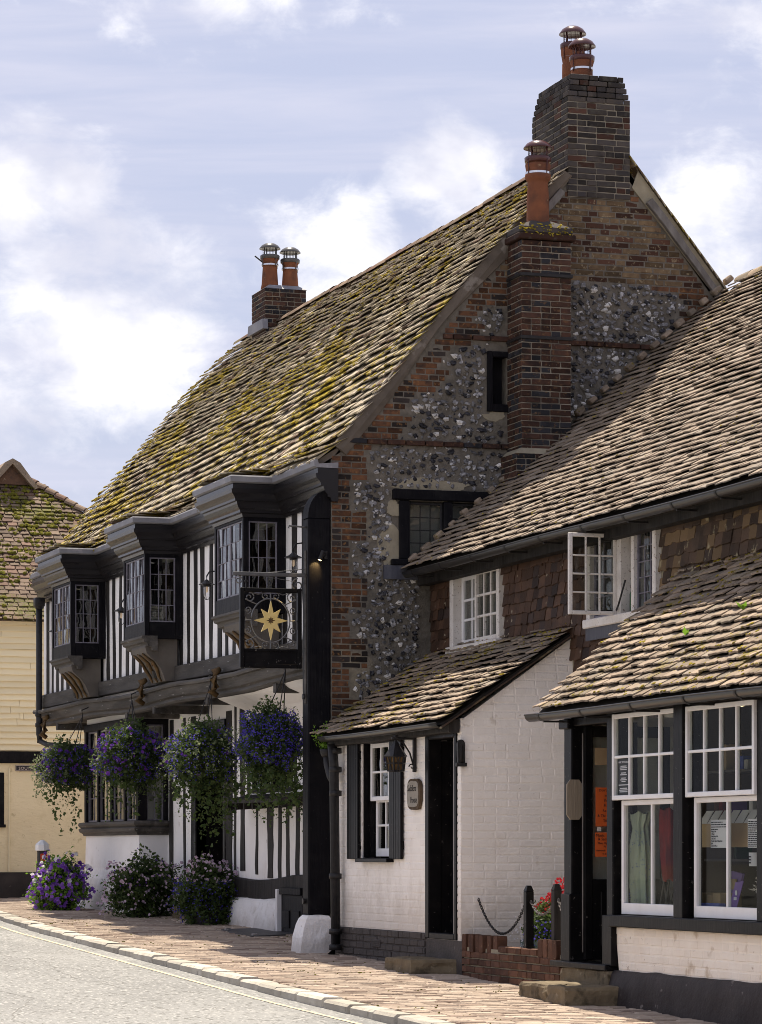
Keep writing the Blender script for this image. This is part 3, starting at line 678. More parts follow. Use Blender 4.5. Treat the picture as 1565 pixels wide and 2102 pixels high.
for _ in range(5200):
    px, pz = random.uniform(.05, 4.6), random.uniform(.4, 7.0)
    if hidden(px, pz) or px > right_x(pz)-.25 or (pz > 5.05 and px < verge_x(pz)+.3) or (1.86 < px < 2.52) or (.6 < px < 1.9 and 3.86 < pz < 4.86) or (1.62 < px < 2 and 5.5 < pz < 6.32): continue
    if any(zz <= pz < zz+C and any(a-.02 < px < b+.02 for a, b in iv) for zz, iv in occupied): continue
    s = random.uniform(.012, .03); t = random.uniform(0, 3.14)
    T.append(mat4((px, -.002, pz), np.array((math.cos(t), 0, math.sin(t)))*s*1.5, np.array((-math.sin(t), 0, math.cos(t)))*s, np.array((0, -1, 0))*s))
pieces('gallet', LUMPS, T, [M['flint_grey'], M['flint_dark'], M['flint_white'], M['flint_grey'], M['mortar']], gable, 0, 'gallets')
# cement fillet and barge timbers under the verges
m = MB(); secs = []
for i, (x, z) in enumerate(PROF[1:-1]):
    wv = .065+.04*math.sin(i*2.3+.6)
    secs.append([(x-.05, -.035, z+.0), (x+.03, -.04, z-.05), (x+wv, -.022, z-wv*1.1), (x+wv+.01, .02, z-wv*1.15), (x-.05, .02, z+.01)])
m.loft(secs, True, True); part('verge_fillet', m, M['cement'], gable)
m = MB(); m.beam((3.52, -.045, 7.93), (4.40, -.045, 6.87), .075, .05, (0, -1, 0), 8)
part('barge_board', m, M['rafter'], gable)
m = MB(); m.beam((2.28, -.05, 7.66), (2.52, -.05, 7.97), .07, .05, (0, -1, 0), 4); part('barge_board', m, M['rafter'], gable)
m = MB(); m.loft([[(3.40, -.02, 8.24), (3.33, -.02, 8.06), (3.33, .05, 8.06), (3.42, .05, 8.24)], [(4.45, -.02, 6.97), (4.35, -.02, 6.90), (4.35, .05, 6.9), (4.45, .05, 6.97)]], True, True)
part('rear_fillet', m, M['lime'], gable)
# paler mortar patches round the windows
for k, (y0, y1, z0, z1) in enumerate(((.50, .80, 4.0, 4.42), (.70, 1.45, 4.74, 4.90), (.60, .76, 4.50, 4.66), (1.66, 1.9, 5.52, 5.62))):
    pts = []
    for i in range(22):
        a = i*6.283/22; q = 1+.5*noise.noise((math.cos(a)*2+k*5, math.sin(a)*2, 0)); pts.append(((y0+y1)/2+(y1-y0)/2*math.cos(a)*q, (z0+z1)/2+(z1-z0)/2*math.sin(a)*q))
    m = MB(); m.prism(pts, 'y', -.008, .01); part('mortar_patch', m, M['lime'], gable)
# gable windows
m = MB(); m.box(.66, 1.84, -.05, .08, 4.665, 4.775, .01); m.box(.73, .84, -.035, .1, 4.05, 4.66, .008); m.box(1.73, 1.84, -.035, .1, 4.05, 4.66, .008); m.box(1.22, 1.31, -.03, .1, 4.06, 4.66, .008); m.box(.64, 1.84, -.06, .08, 3.985, 4.05, .01)
gwf = part('gable_window', m, M['black_paint'], pub)
glazed(gwf, 'y', .03, .84, 1.22, 4.07, 4.65, 3, 4, M['iron'], M['glass'], .025, .009, .02, 'casement', None, False)
glazed(gwf, 'y', .03, 1.31, 1.73, 4.07, 4.65, 3, 4, M['iron'], M['glass'], .025, .009, .02, 'casement', None, False)
m = MB(); m.box(.86, 1.72, .12, .13, 4.07, 4.65); part('net_curtain', m, M['curtain'], gwf)
m = MB(); m.prism([(.56, 3.84), (1.84, 3.84), (1.84, 3.985), (.56, 3.985)], 'y', -.045, -.01); part('lead_apron', m, M['dark_lead'], gwf)
m = MB(); m.box(1.70, 1.76, -.03, .12, 5.62, 6.25, .006); m.box(1.76, 1.95, -.028, .12, 6.19, 6.25, .006); m.box(1.76, 1.95, -.028, .12, 5.62, 5.70, .006); m.box(1.76, 1.95, .14, .16, 5.64, 6.24)
part('slit_window', m, M['black_paint'], pub)
# chimneys
def stack(name, x0, x1, y0, y1, z0, z1, mat, n, insets=None, mort='dark_mortar'):
    m = MB(); m.box(x0+.004, x1-.004, y0+.004, y1, z0, z1-(.30 if insets else .01)); ch = part(name, m, M[mort], pub)
    T = []; z = z0; rA, rB = [], []
    while z < z1-.02:
        dx = insets(z) if insets else 0
        T += lay_bricks((0, y0+dx, 0), (1, 0, 0), (0, 0, 1), (0, -1, 0), [(z, [(x0+dx, x1-dx)])] if int(z/C+.5) % 2 else [(z-C, []), (z, [(x0+dx, x1-dx)])], C, .215)
        T += lay_bricks((x0+dx, 0, 0), (0, -1, 0), (0, 0, 1), (-1, 0, 0), [(z, [(-y1+dx, -y0-dx)])] if int(z/C+.5) % 2 == 0 else [(z-C, []), (z, [(-y1+dx, -y0-dx)])], C, .215)
        if dx > 0: T.append(mat4(((x0+x1)/2, (y0+y1)/2, z+C*.45), (x1-x0-2*dx-.03, 0, 0), (0, y1-y0-2*dx-.03, 0), (0, 0, C*.7)))
        z += C
    pieces('brick', BRICKS, T, mat, ch, n, 'brickwork'); return ch
big = stack('chimney', 2.60, 3.31, -.02, 1.03, 7.92, 9.235, M['blue_brick'], 70, lambda z: max(0, (z-8.93)*.22))
for nm, c, h, st, cm in (('a', (2.98, .80, 9.2), .54, 2, 'cowl'), ('b', (2.92, .38, 9.2), .30, 2, 'cowl')):
    pot(big, c, h, .115, M['terracotta'], M[cm], .24, st)
m = MB(); m.lathe([(.001, .06), (.2, .03), (.26, 0)], (2.94, .5, 9.215), 12); part('flaunching', m, M['dark_mortar'], big)
front = stack('chimney', 1.93, 2.48, -.42, .0, 5.17, 7.36, M['dark_brick'], 70)
m = MB(); m.box(1.885, 2.52, -.46, 0, 7.36, 7.425, .01); m.box(1.90, 2.49, -.445, 0, 7.43, 7.50, .01); m.loft([[(1.91, -.43, 7.50), (2.48, -.43, 7.50), (2.48, 0, 7.5), (1.91, 0, 7.5)], [(2.08, -.31, 7.58), (2.3, -.31, 7.58), (2.3, -.10, 7.58), (2.08, -.10, 7.58)]], True, True)
part('cap', m, M['blue_brick'], front)
clumps(front, [((random.uniform(1.9, 2.5), random.choice((-.45, random.uniform(-.45, 0))), random.uniform(7.40, 7.53)), (random.uniform(-.5, .5), -.5, 1)) for _ in range(130)], M['moss'], 'moss', (.015, .04), .35)
pot(front, (2.19, -.21, 7.53), .72, .118, M['terracotta'], M['cowl'], .22, 0)
for zb in (6.98, 6.33): m = MB(); m.box(1.915, 2.495, -.436, .0, zb, zb+.035, .004); part('iron_band', m, M['iron'], front)
lower = stack('chimney_base', 1.86, 2.49, -.45, .0, 3.9, 5.14, M['dark_brick'], 20)
m = MB(); m.loft([[(1.855, -.455, 5.14), (2.495, -.455, 5.14), (2.495, 0, 5.14), (1.855, 0, 5.14)], [(1.92, -.43, 5.20), (2.485, -.43, 5.2), (2.485, 0, 5.2), (1.92, 0, 5.2)]], True, True); part('weathering', m, M['lime'], lower)
far = stack('chimney', 2.75, 3.36, 12.0, 12.68, 8.2, 9.02, M['dark_brick'], 10)
m = MB(); m.loft([[(2.74, 11.99, 9.0), (3.37, 11.99, 9.0), (3.37, 12.7, 9.0), (2.74, 12.7, 9.0)], [(2.84, 12.1, 9.07), (3.27, 12.1, 9.07), (3.27, 12.6, 9.07), (2.84, 12.6, 9.07)]], True, True); m.prism([(11.94, 8.42), (12.74, 8.42), (12.7, 8.56), (11.97, 8.56)], 'x', 2.70, 2.78); part('lead_flashing', m, M['lead'], far)
for x in (2.92, 3.22): pot(far, (x, 12.34, 9.04), .48 if x < 3 else .44, .118, M['terracotta'], M['grey_cowl'], .22, 1)
m = MB(); m.tube([(2.80, 12.3, 9.42), (2.66, 12.2, 9.48)], .01, 6); part('flue_probe', m, M['iron'], far)
# roof
m = MB(); pr = [(x, z-.02) for x, z in PROF]+[(6.1, 4.9), (6.0, 4.85), (3.05, 8.44)]+[(x+.02, z-.075) for x, z in PROF[::-1][1:]]
m.prism(pr, 'y', .0, 14.0); roof = part('roof', m, M['cement'], pub)
SAG = lambda q, y: .035*noise.noise((y*.35, q*3, 0))+.016*noise.noise((y*1.3, q*8, 4))-.03*math.sin(math.pi*min(1, max(0, y/14)))
RT = roof_tiles(roof, PROF, -.06, 14.06, lambda d: max(.105, .175-.028*d), .22, .015, M['stone_tile'], 300, ROUGH_TILES, .040, 1.3, SAG, lambda x, y, d: x > 2.56 and y < 1.06, .03)
roof_tiles(roof, [(-.175, 5.03), (-.05, 5.115)], -.05, 14.05, lambda d: .3, .27, .024, M['stone_tile'], 0, ROUGH_TILES, .004, 1.2, SAG, None, .05, 'tile', 'eaves_course')
mm = moss_on([t for t in RT if t[2, 3] < 7.0 and t[1, 3] > .8], 1.0, .03, 1.0, (4, 10), .6)
mm += moss_on([t for t in RT if t[2, 3] >= 7.0 or t[1, 3] <= .8], .5, .22, 1.0, (1, 3), .5)
clumps(roof, mm, M['moss'], 'moss', (.018, .055), .38)
ORIELS = [(1.69, 2.88), (6.08, 7.18), (10.16, 11.32)]
for (a, b) in ORIELS:                                    # sprocketed tiles over each oriel
    roof_tiles(roof, [(-.645, 5.045), (-.15, 5.11), (.13, 5.285)], a-.05, b+.05, lambda d: .15, .27, .018, M['stone_tile'], 0, ROUGH_TILES, .034, 1.4)
T = []
y = 1.03
while y < 14:
    s = SAG(1, y); T.append(mat4((3.05, y+.2, 8.56+s), (.30, 0, 0), (0, .42, random.uniform(-.008, .008)), (0, 0, .13))); y += .40
half = []
for i in range(8):
    a = math.pi*i/7; half += [(-.5*math.cos(a), -.5, math.sin(a)*.75-.2), (-.5*math.cos(a), .5, math.sin(a)*.68-.2)]
RIDGE = [(half, [(2*i, 2*i+2, 2*i+3, 2*i+1) for i in range(7)]+[tuple(range(0, 16, 2))])]
pieces('ridge_tile', [(half, [(2*i, 2*i+2, 2*i+3, 2*i+1) for i in range(7)]+[(0, 2, 4, 6), (6, 8, 10, 12), (0, 6, 12, 14)])], T, M['red_tile'], roof, 60, 'ridge', None, True)
T = []
for i in range(17):                                      # tile edges of the rear slope, seen at its verge
    x = 3.36+i*.068; zc = 8.62-(x-3.05)*1.2+.03; up = np.array((-.64, 0, .768)); n = np.array((.768, 0, .64))
    T.append(mat4((x, .07, zc), np.array((0, 1, 0))*.26, up*.13, n*.022))
pieces('verge_tile', ROUGH_TILES, T, M['stone_tile'], roof, 20, 'verge_tiles')

# front: jettied upper floor
m = MB(); holes = []
for a, b in ORIELS: holes.append([(a+.05, 3.7), (b-.05, 3.7), (b-.05, 4.62), (a+.05, 4.62)])
m.wall([(.05, 2.95), (14, 2.95), (14, 5.0), (.05, 5.0)], holes, 'x', .02, .1); part('upper_wall', m, M['render'], pub)
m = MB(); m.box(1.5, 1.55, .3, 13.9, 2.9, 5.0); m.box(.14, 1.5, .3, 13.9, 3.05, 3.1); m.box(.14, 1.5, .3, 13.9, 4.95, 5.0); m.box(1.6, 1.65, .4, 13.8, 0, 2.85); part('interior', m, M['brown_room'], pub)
m = MB(); m.box(0, 5.9, 13.85, 14.0, 2.88, 5.1); m.box(.66, 5.9, 12.3, 12.40, -.2, 2.88); m.box(5.8, 5.9, .3, 13.85, -.2, 5.0); part('rear_wall', m, M['render'], pub)
def oriel_zone(y): return any(a-.03 < y < b+.03 for a, b in ORIELS)
y = .30
while y < 13.95:
    w = random.uniform(.12, .18); lo = 3.27
    for a, b in ((lo, 4.80),):
        if oriel_zone(y):
            m = MB(); m.beam((.046, y, 3.25), (.046, y+random.uniform(-.02, .02), 3.66), w, .07, (-1, 0, 0), 4)
            part('stud', m, M['old_timber'], pub)
        else:
            m = MB(); m.beam((.046, y, 3.25), (.046, y+random.uniform(-.04, .04), 4.78), w, .07, (-1, 0, 0), 8, .010); part('stud', m, M['old_timber'], pub)
    y += w+random.uniform(.17, .23)
m = MB(); m.beam((-.02, .25, 3.17), (-.02, 14.02, 3.20), .19, .09, (-1, 0, 0), 26, .012, .06); part('rail', m, M['grey_timber'], pub)
secs = []
for i in range(29):
    y = .22+13.8*i/28; w = .018*math.sin(y*1.3)+.012*noise.noise((y*.9, 0, 0))-.035*math.sin(math.pi*i/28)
    bulge = [(.1, 2.86), (-.03, 2.85), (-.055, 2.875), (-.05, 2.91), (-.085, 2.93), (-.10, 2.97), (-.115, 3.03), (-.15, 3.035), (-.16, 3.06), (-.15, 3.085), (-.06, 3.09), (.1, 3.09)]
    secs.append([(x+.01*noise.noise((y*2, z*9, 0)), y, z+w) for x, z in bulge])
m = MB(); m.loft(secs, True, True); part('bressummer', m, M['grey_timber'], pub)
m = MB(); m.box(-.02, .8, .25, 14, 2.875, 2.93); part('soffit', m, M['black_paint'], pub)
for y in (1.9, 4.75, 7.3, 8.75, 12.9):
    m = MB(); m.beam((-.05, y, 2.80), (.75, y, 2.80), .11, .10, (0, 0, -1), 3); part('joist', m, M['grey_timber'], pub)
m = MB(); secs = []
for y in (.25, 2.5, 4.7):
    secs.append([(.02, y, 2.86), (.10, y, 2.80), (.25, y, 2.74), (.42, y, 2.68), (.55, y, 2.58), (.64, y, 2.42), (.66, y, 2.42), (.66, y, 2.87)])
m.loft(secs, True, True); part('cove', m, M['render'], pub)
for y, z in ((7.45, 3.04), (3.95, 2.98), (13.2, 2.82)):       # small carved grotesques on the beam
    m = MB(); m.tube([(-.10, y, z+.14), (-.17, y, z+.10), (-.19, y-.02, z+.02), (-.15, y, z-.06), (-.20, y+.02, z-.12), (-.13, y, z-.17)], [.03, .05, .045, .04, .05, .03], 8)
    m.tube([(-.16, y-.05, z+.06), (-.2, y-.06, z-.01), (-.17, y-.05, z-.08)], .018, 6); part('carved_figure', m, M['carving'], pub, None, None, True)
# cornice following the wall and breaking forward round the oriels
path = [(0, -.06)]
for a, b in ORIELS: path += [(0, a-.0), (-.46, a-.0), (-.46, b+.0), (0, b+.0)]
path += [(0, 14.05)]
def offset_path(path, d):
    out = []
    for i, p in enumerate(path):
        n = Vector((0, 0))
        for q, s in ((i-1, 0), (i, 1)):
            if 0 <= q < len(path)-1:
                t = (Vector(path[q+1])-Vector(path[q])).normalized(); n += Vector((-t.y, t.x))
        out.append(Vector(p)+n*d)
    return out
def moulding(prof, path):
    secs = [[(v.x, v.y, z) for d, z in prof for v in [offset_path(path, d)[i]]] for i in range(len(path))]; m = MB(); m.loft(secs, True, True); return m
corn = moulding([(-.06, 4.62), (.012, 4.62), (.020, 4.655), (.05, 4.665), (.052, 4.69), (.075, 4.71), (.095, 4.75), (.10, 4.775), (.125, 4.78), (.128, 4.805), (.145, 4.83), (.175, 4.86), (.182, 4.90), (.16, 4.905), (.163, 4.955), (-.06, 4.955)], path)
cornice = part('cornice', corn, M['cornice'], pub)
part('gutter_edge', moulding([(-.06, 4.96), (.165, 4.962), (.195, 4.975), (.20, 5.03), (.188, 5.045), (.16, 5.04), (.15, 5.0), (-.06, 5.02)], path), M['lead'], cornice)
# oriels
for k, (a, b) in enumerate(ORIELS):
    x = -.46; m = MB()
    m.box(x, x+.06, a, a+.06, 3.63, 4.64, .006); m.box(x, x+.06, b-.06, b, 3.63, 4.64, .006); m.box(-.075, .015, a+.001, a+.07, 3.63, 4.64, .006); m.box(-.075, .015, b-.07, b-.001, 3.63, 4.64, .006)
    m.box(x+.06, -.075, a+.004, a+.05, 3.60, 3.80, .006); m.box(x+.06, -.075, b-.05, b-.004, 3.60, 3.8, .006)
    m.box(x+.003, x+.05, a+.06, b-.06, 3.63, 3.80, .006); m.box(x+.02, .015, a+.01, b-.01, 3.60, 3.64); m.box(x+.06, -.075, a+.006, a+.05, 4.58, 4.64); m.box(x+.004, x+.05, a+.06, b-.06, 4.595, 4.64)
    m.box(x+.062, -.078, b-.052, b-.02, 3.79, 4.60); ln = MB(); ln.box(-.076, .125, b-.058, b-.04, 3.72, 4.61); ln.box(.14, .5, b-.05, b-.03, 3.6, 4.7)  # ln: added panels hide the white jambs, their brown imitates a pane reflection
    ori = part('oriel_window', m, M['black_paint'], pub)
    mid = (a+b)/2; part('lining', ln, M['brown_lining'], ori)
    glazed(ori, 'x', x+.028, a+.062, mid-.004, 3.80, 4.596, 3, 4, M['lead_came'], M['glass'], .020, .010, .024, 'casement', None, False, .006)
    glazed(ori, 'x', x+.028, mid+.004, b-.062, 3.80, 4.596, 3, 4, M['lead_came'], M['glass'], .020, .010, .024, 'casement', None, False, .006)
    glazed(ori, 'y', a+.026, x+.062, -.077, 3.80, 4.582, 3, 4, M['lead_came'], M['glass'], .018, .010, .024, 'casement', None, False, .006)
    st = moulding([(.0, 3.635), (.035, 3.63), (.038, 3.605), (.015, 3.59), (.005, 3.56), (-.03, 3.55), (-.045, 3.51), (-.09, 3.50), (-.10, 3.46), (-.16, 3.455), (-.16, 3.635)], [(-.46, a+.0), (-.46, b)])
    part('base_moulding', st, M['grey_timber'], ori)
    m = MB(); c0, c1 = a+.10, b-.30; curve = [(-.43, 3.50), (-.41, 3.43), (-.36, 3.38), (-.30, 3.33), (-.24, 3.25), (-.20, 3.16), (-.18, 3.10), (-.03, 3.10), (-.03, 3.60), (-.40, 3.60)]
    m.prism(curve, 'y', c0, c1); part('bracket', m, M['bracket'], ori)
    m = MB()
    for q in range(3):
        yy = c0+(c1-c0)*(.2+.3*q); pts = [(cx-.022, yy+.05*math.sin(i*1.7+q+k)+.03*(q-1), cz) for i, (cx, cz) in enumerate(curve[1:7])]
        m.tube(pts, [.012, .022, .018, .024, .018, .012], 7)
    for q in range(2):
        yy = c0+(c1-c0)*(.32+.36*q); m.tube([(-.32, yy-.1, 3.36), (-.29, yy, 3.31), (-.25, yy+.1, 3.29)], .014, 6)
    part('carving', m, M['carving'], ori, None, None, True)
    m = MB(); m.box(-.11, -.03, (a+b)/2-.30, (a+b)/2+.1, 3.26, 3.62); part('bracket_post', m, M['old_timber'], ori)
m = MB()
for i in range(6): m.box(-.36, -.20, 6.20, 6.45, 3.81+i*.032, 3.838+i*.032, .003)
part('book_pile', m, M['book'], pub, 'pile of pale books standing inside the middle oriel')
# ground floor front, set back under the jetty
X = .65
m = MB(); m.wall([(.1, .2), (12.42, .2), (12.42, 2.88), (.1, 2.88)], [[(6.53, .15+.06), (7.82, .21), (7.82, 2.55), (6.53, 2.55)], [(3.55, 1.72), (5.25, 1.72), (5.25, 2.5), (3.55, 2.5)], [(9.4, 1.42), (12.2, 1.42), (12.2, 2.7), (9.4, 2.7)]], 'x', X, .12)
part('ground_floor_wall', m, M['render'], pub)
for y, w, z0, z1 in ((6.28, .30, .75, 2.75), (6.0, .09, .8, 2.8), (5.67, .20, .8, 2.8), (5.05, .10, .76, 1.62), (4.47, .24, .72, 1.62), (4.07, .13, .72, 1.6), (3.74, .13, .72, 1.6), (3.36, .15, .72, 1.6), (3.0, .14, .72, 2.7), (2.6, .14, .7, 2.7), (2.2, .14, .7, 2.7), (7.98, .22, .15, 2.75), (8.42, .11, .2, 2.75), (9.12, .20, .2, 2.75), (5.38, .12, 1.66, 2.6), (3.45, .12, 1.66, 2.6)):
    m = MB(); m.beam((X+.022, y, z0), (X+.022, y+random.uniform(-.03, .03), z1), w, .06, (-1, 0, 0), 7, .012); part('stud', m, M['old_timber'], pub)
m = MB(); m.beam((X+.02, 2.3, .60), (X+.02, 6.42, .63), .24, .14, (-1, 0, 0), 14, .03, .1); part('sill_beam', m, M['old_timber'], pub)
m = MB(); secs = []
for i in range(13):
    y = 3.86+2.3*i/12; n = noise.noise((y*4, 0, 0))*.03
    secs.append([(X-.14+n, y, .0), (X-.13+n+noise.noise((y*9, 3, 0))*.02, y, .12), (X-.11-n, y, .3), (X-.08+n*.5, y, .44), (X-.02, y, .50+n), (X+.05, y, .5), (X+.05, y, 0)])
m.loft(secs, True, True); part('plinth', m, M['rough_render'], pub, None, None, True)
m = MB(); m.box(X-.12, X+.02, 3.80, 3.87, .02, .60, .005); part('plinth_post', m, M['white_paint'], pub)
m = MB(); m.box(X-.07, X-.02, 2.95, 3.79, .06, .54, .006)
for y in (3.04, 3.44): m.box(X-.085, X-.06, y, y+.30, .16, .36, .005); 
m.box(X-.10, X-.02, 2.95, 3.79, .54, .62, .006); part('cellar_door', m, M['black_paint'], pub)
# door, window with pentice shelf
m = MB(); m.box(1.02, 1.06, 6.4, 7.9, .1, 2.6); m.box(X-.02, 1.02, 6.42, 6.52, .15, 2.6, .01); m.box(X-.02, 1.02, 7.82, 7.92, .15, 2.6, .01); m.box(X-.03, X+.1, 6.4, 7.95, 2.5, 2.66, .01)
for i in range(5): m.box(.995, 1.02, 6.56+i*.255, 6.56+i*.255+.24, .2, 2.5, .004)
door = part('door', m, M['gloss_black'], pub)
glazed(pub, 'x', X+.02, 3.55, 4.40, 1.72, 2.5, 3, 4, M['black_paint'], M['glass'], .05, .012, .05, 'window'); glazed(pub, 'x', X+.02, 4.40, 5.25, 1.72, 2.5, 3, 4, M['black_paint'], M['glass'], .05, .012, .05, 'window')
m = MB(); m.loft([[(X-.34, 3.0, 1.585), (X-.34, 3.0, 1.625), (X+.0, 3.0, 1.70), (X+.0, 3.0, 1.64)], [(X-.34, 5.35, 1.60), (X-.34, 5.35, 1.64), (X, 5.35, 1.71), (X, 5.35, 1.65)]], True, True)
for i in range(7): m.loft([[(X-.3, 3.1+i*.36, 1.52), (X-.3, 3.1+i*.36, 1.60), (X, 3.1+i*.36, 1.66), (X, 3.1+i*.36, 1.55)], [(X-.3, 3.15+i*.36, 1.52), (X-.3, 3.15+i*.36, 1.60), (X, 3.15+i*.36, 1.66), (X, 3.15+i*.36, 1.55)]], True, True)
part('window_shelf', m, M['old_timber'], pub)
m = MB(); m.box(X-.06, X-.01, 8.66, 8.80, 1.72, 1.88, .004); part('meter_box', m, M['black_paint'], pub)
# bay window with battered white base
BX, b0, b1 = .25, 9.28, 12.42
def ring(o, z, f=0): return [(BX-o, b0-o, z), (BX-o, b1+o, z), (X+.1, b1+o, z), (X+.1, b0-o, z)]
m = MB(); m.loft([ring(.16, .1), ring(.15, .25), ring(.10, .45), ring(.05, .66), ring(.02, .72), ring(.0, .80), ring(-.01, 1.27)], True, True); bay = part('bay_base', m, M['render'], pub)
pth = [(X, b0), (BX, b0), (BX, b1), (X, b1)]
m = moulding([(-.05, 1.25), (.02, 1.25), (.03, 1.28), (.065, 1.30), (.08, 1.34), (.05, 1.36), (.07, 1.375), (.085, 1.40), (.075, 1.43), (.02, 1.44), (-.05, 1.44)], pth); part('bay_sill', m, M['grey_timber'], pub)
m = MB(); n = 5; w = (b1-b0)/4.0
m.box(BX-.012, BX+.11, b0-.012, b0+.11, 1.44, 2.76, .01); m.box(BX-.012, BX+.11, b1-.1, b1+.012, 1.44, 2.76, .01); m.box(X-.06, X+.02, b0-.01, b0+.09, 1.44, 2.76, .008)
for i in range(1, 4): m.box(BX-.006, BX+.09, b0+w*i-.05, b0+w*i+.05, 1.44, 2.70, .008)
m.box(BX-.02, BX+.11, b0-.02, b1+.02, 2.70, 2.80, .01); m.box(BX+.11, X+.02, b0-.014, b0+.1, 2.70, 2.80, .008); part('bay_frame', m, M['black_paint'], pub)
for i in range(4): glazed(pub, 'x', BX+.04, b0+w*i+(.05 if i else .11), b0+w*(i+1)-(.05 if i < 3 else .1), 1.44, 2.70, 2, 4, M['lead_came'], M['glass'], .025, .010, .03, 'window', None, True, .006)
glazed(pub, 'y', b0+.045, BX+.11, X-.06, 1.44, 2.70, 2, 4, M['lead_came'], M['glass'], .02, .010, .03, 'window', None, True, .006)
m = MB(); m.box(BX+.02, X, b0+.02, b1-.02, 2.80, 2.88); part('bay_frieze', m, M['render'], pub)
# rainwater pipe on the far corner, with its swan neck under the jetty
m = MB(); m.tube([(-.13, 13.72, 4.6), (-.13, 13.72, 2.72), (-.12, 13.70, 2.60)], .045, 10); m.tube([(-.12, 13.70, 2.62), (-.05, 13.5, 2.56), (.2, 12.9, 2.52), (.5, 12.6, 2.50)], .04, 8)
for z in (4.55, 3.0, 2.85): m.lathe([(.045, -.03), (.058, -.025), (.058, .025), (.045, .03)], (-.13, 13.72, z), 10)
m.box(-.2, -.06, 13.64, 13.8, 4.55, 4.68, .01); part('drainpipe', m, M['iron'], pub, None, None, True)
# ------------------------------------------------------------------ the tile hung cottage
cot = thing('cottage', 'tile hung cottage with long brown tiled roof rising behind the shop', 'cottage', (2.5, -5.5, 0))
CX = 1.1; LR = [(-.2, 2.20), (1.13, 3.10)]; SR = [(-.2, 2.19), (1.13, 3.40)]
m = MB(); m.wall([(-.02, 0), (-11.8, 0), (-11.8, 3.95), (-.02, 3.95)], [[(-.76, 3.13), (-2.07, 3.13), (-2.07, 3.84), (-.76, 3.84)], [(-4.48, 3.13), (-5.96, 3.13), (-5.96, 3.85), (-4.48, 3.85)]], 'x', CX, .15)
cw = part('upper_wall', m, M['lime'], cot)
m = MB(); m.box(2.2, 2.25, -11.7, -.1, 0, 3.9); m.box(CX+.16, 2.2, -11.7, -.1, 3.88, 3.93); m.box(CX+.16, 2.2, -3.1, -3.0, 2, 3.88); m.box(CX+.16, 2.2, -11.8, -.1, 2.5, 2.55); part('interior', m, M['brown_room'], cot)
m = MB(); m.prism([(CX, -.5), (8.0, -.5), (8.0, 3.8), (4.55, 7.05), (CX, 4.1)], 'y', -11.95, -11.81); part('end_wall', m, M['cream_brick'], cot)
m = MB(); m.box(7.9, 8.0, -11.7, -.1, 0, 3.9); part('rear_wall', m, M['lime'], cot)
def hung(y0, y1, z0, z1, mat, n, g=.105, w=.16, sk=None):
    T = []; z = z0; r = 0
    while z < z1:
        y = y0-(w/2 if r % 2 else 0)+w/2; ww = w
        while y > y1:
            ww = w*random.uniform(.88, 1.1); a, b = min(y, y0), max(y-ww, y1); ym = (a+b)/2
            if a-b > .03 and not (sk and sk(ym, z)):
                bow = .02*noise.noise((ym*1.4, z*3, 1)); tl = .022/(g+.05); u2 = Vector((tl*1.1, 0, 1)).normalized(); tw = random.gauss(0, .02)
                al = Vector((0, -1, 0))*math.cos(tw)+Vector((0, 0, 1))*math.sin(tw); n2 = al.cross(u2).normalized()
                T.append(mat4((CX-.026-bow+random.uniform(-.004, .004), ym, z+random.uniform(-.008, .008)), al*(a-b)*.975, u2*(g+.05), n2*.013*random.uniform(.9, 1.3)))
            y -= ww
        z += g; r += 1
    pieces('hung_tile', TILES, T, mat, cw, n, 'tile_hanging')
def sk1(y, z):
    if -2.16 < y < -.66 and 3.02 < z+.05 and z+.05 < 3.92: return True
    if -6.05 < y < -4.42 and 2.98 < z+.08: return True
    if y > -4.0 and z < 2.98: return True
    return y < -6.45 and z < 3.28
hung(-.03, -6.06, 2.15, 3.80, M['hung_tile'], 215, sk=sk1); hung(-6.0, -11.7, 2.9, 3.84, M['old_hung_tile'], 80, sk=sk1)
# first window
fr = MB(); fr.box(CX-.06, CX+.08, -.80, -.70, 3.06, 3.90, .008); fr.box(CX-.06, CX+.08, -2.14, -2.06, 3.06, 3.90, .008); fr.box(CX-.065, CX+.08, -2.06, -.80, 3.83, 3.90, .008); fr.box(CX-.10, CX+.08, -2.16, -.68, 3.03, 3.10, .008)
w1 = part('window_frame', fr, M['flaky_white'], cot)
glazed(w1, 'x', CX+.05, -1.40, -.81, 3.11, 3.82, 2, 3, M['white_paint'], M['glass'], .055, .026, .04, 'sash', None, False)
glazed(w1, 'x', CX-.01, -2.055, -1.38, 3.11, 3.825, 3, 3, M['flaky_white'], M['glass'], .045, .026, .05, 'sash', None, False)
m = MB(); m.loft([[(CX+.10+.015*math.sin(i*1.9), -.8-i*.045, z) for i in range(29)] for z in (3.1, 3.84)]); part('curtain', m, M['curtain'], w1)
# second window with its casement standing open
fr = MB(); fr.box(CX-.06, CX+.08, -4.50, -4.42, 3.06, 3.92, .008); fr.box(CX-.06, CX+.08, -6.0, -5.93, 3.06, 3.92, .008); fr.box(CX-.065, CX+.08, -5.93, -4.5, 3.84, 3.92, .008); fr.box(CX-.09, CX+.08, -6.02, -4.40, 3.04, 3.12, .008); fr.box(CX-.05, CX+.07, -5.20, -5.12, 3.12, 3.84, .006); fr.box(CX-.05, CX+.07, -5.50, -5.44, 3.12, 3.84, .006)
w2 = part('window_frame', fr, M['flaky_white'], cot)
glazed(w2, 'y', -5.10, CX-.50, CX-.04, 3.115, 3.835, 3, 4, M['flaky_white'], M['glass'], .035, .016, .035, 'open_casement', None, False)
glazed(w2, 'x', CX, -5.12, -4.5, 3.12, 3.84, 3, 4, M['lead_came'], M['glass'], .03, .012, .03, 'casement', None, False)
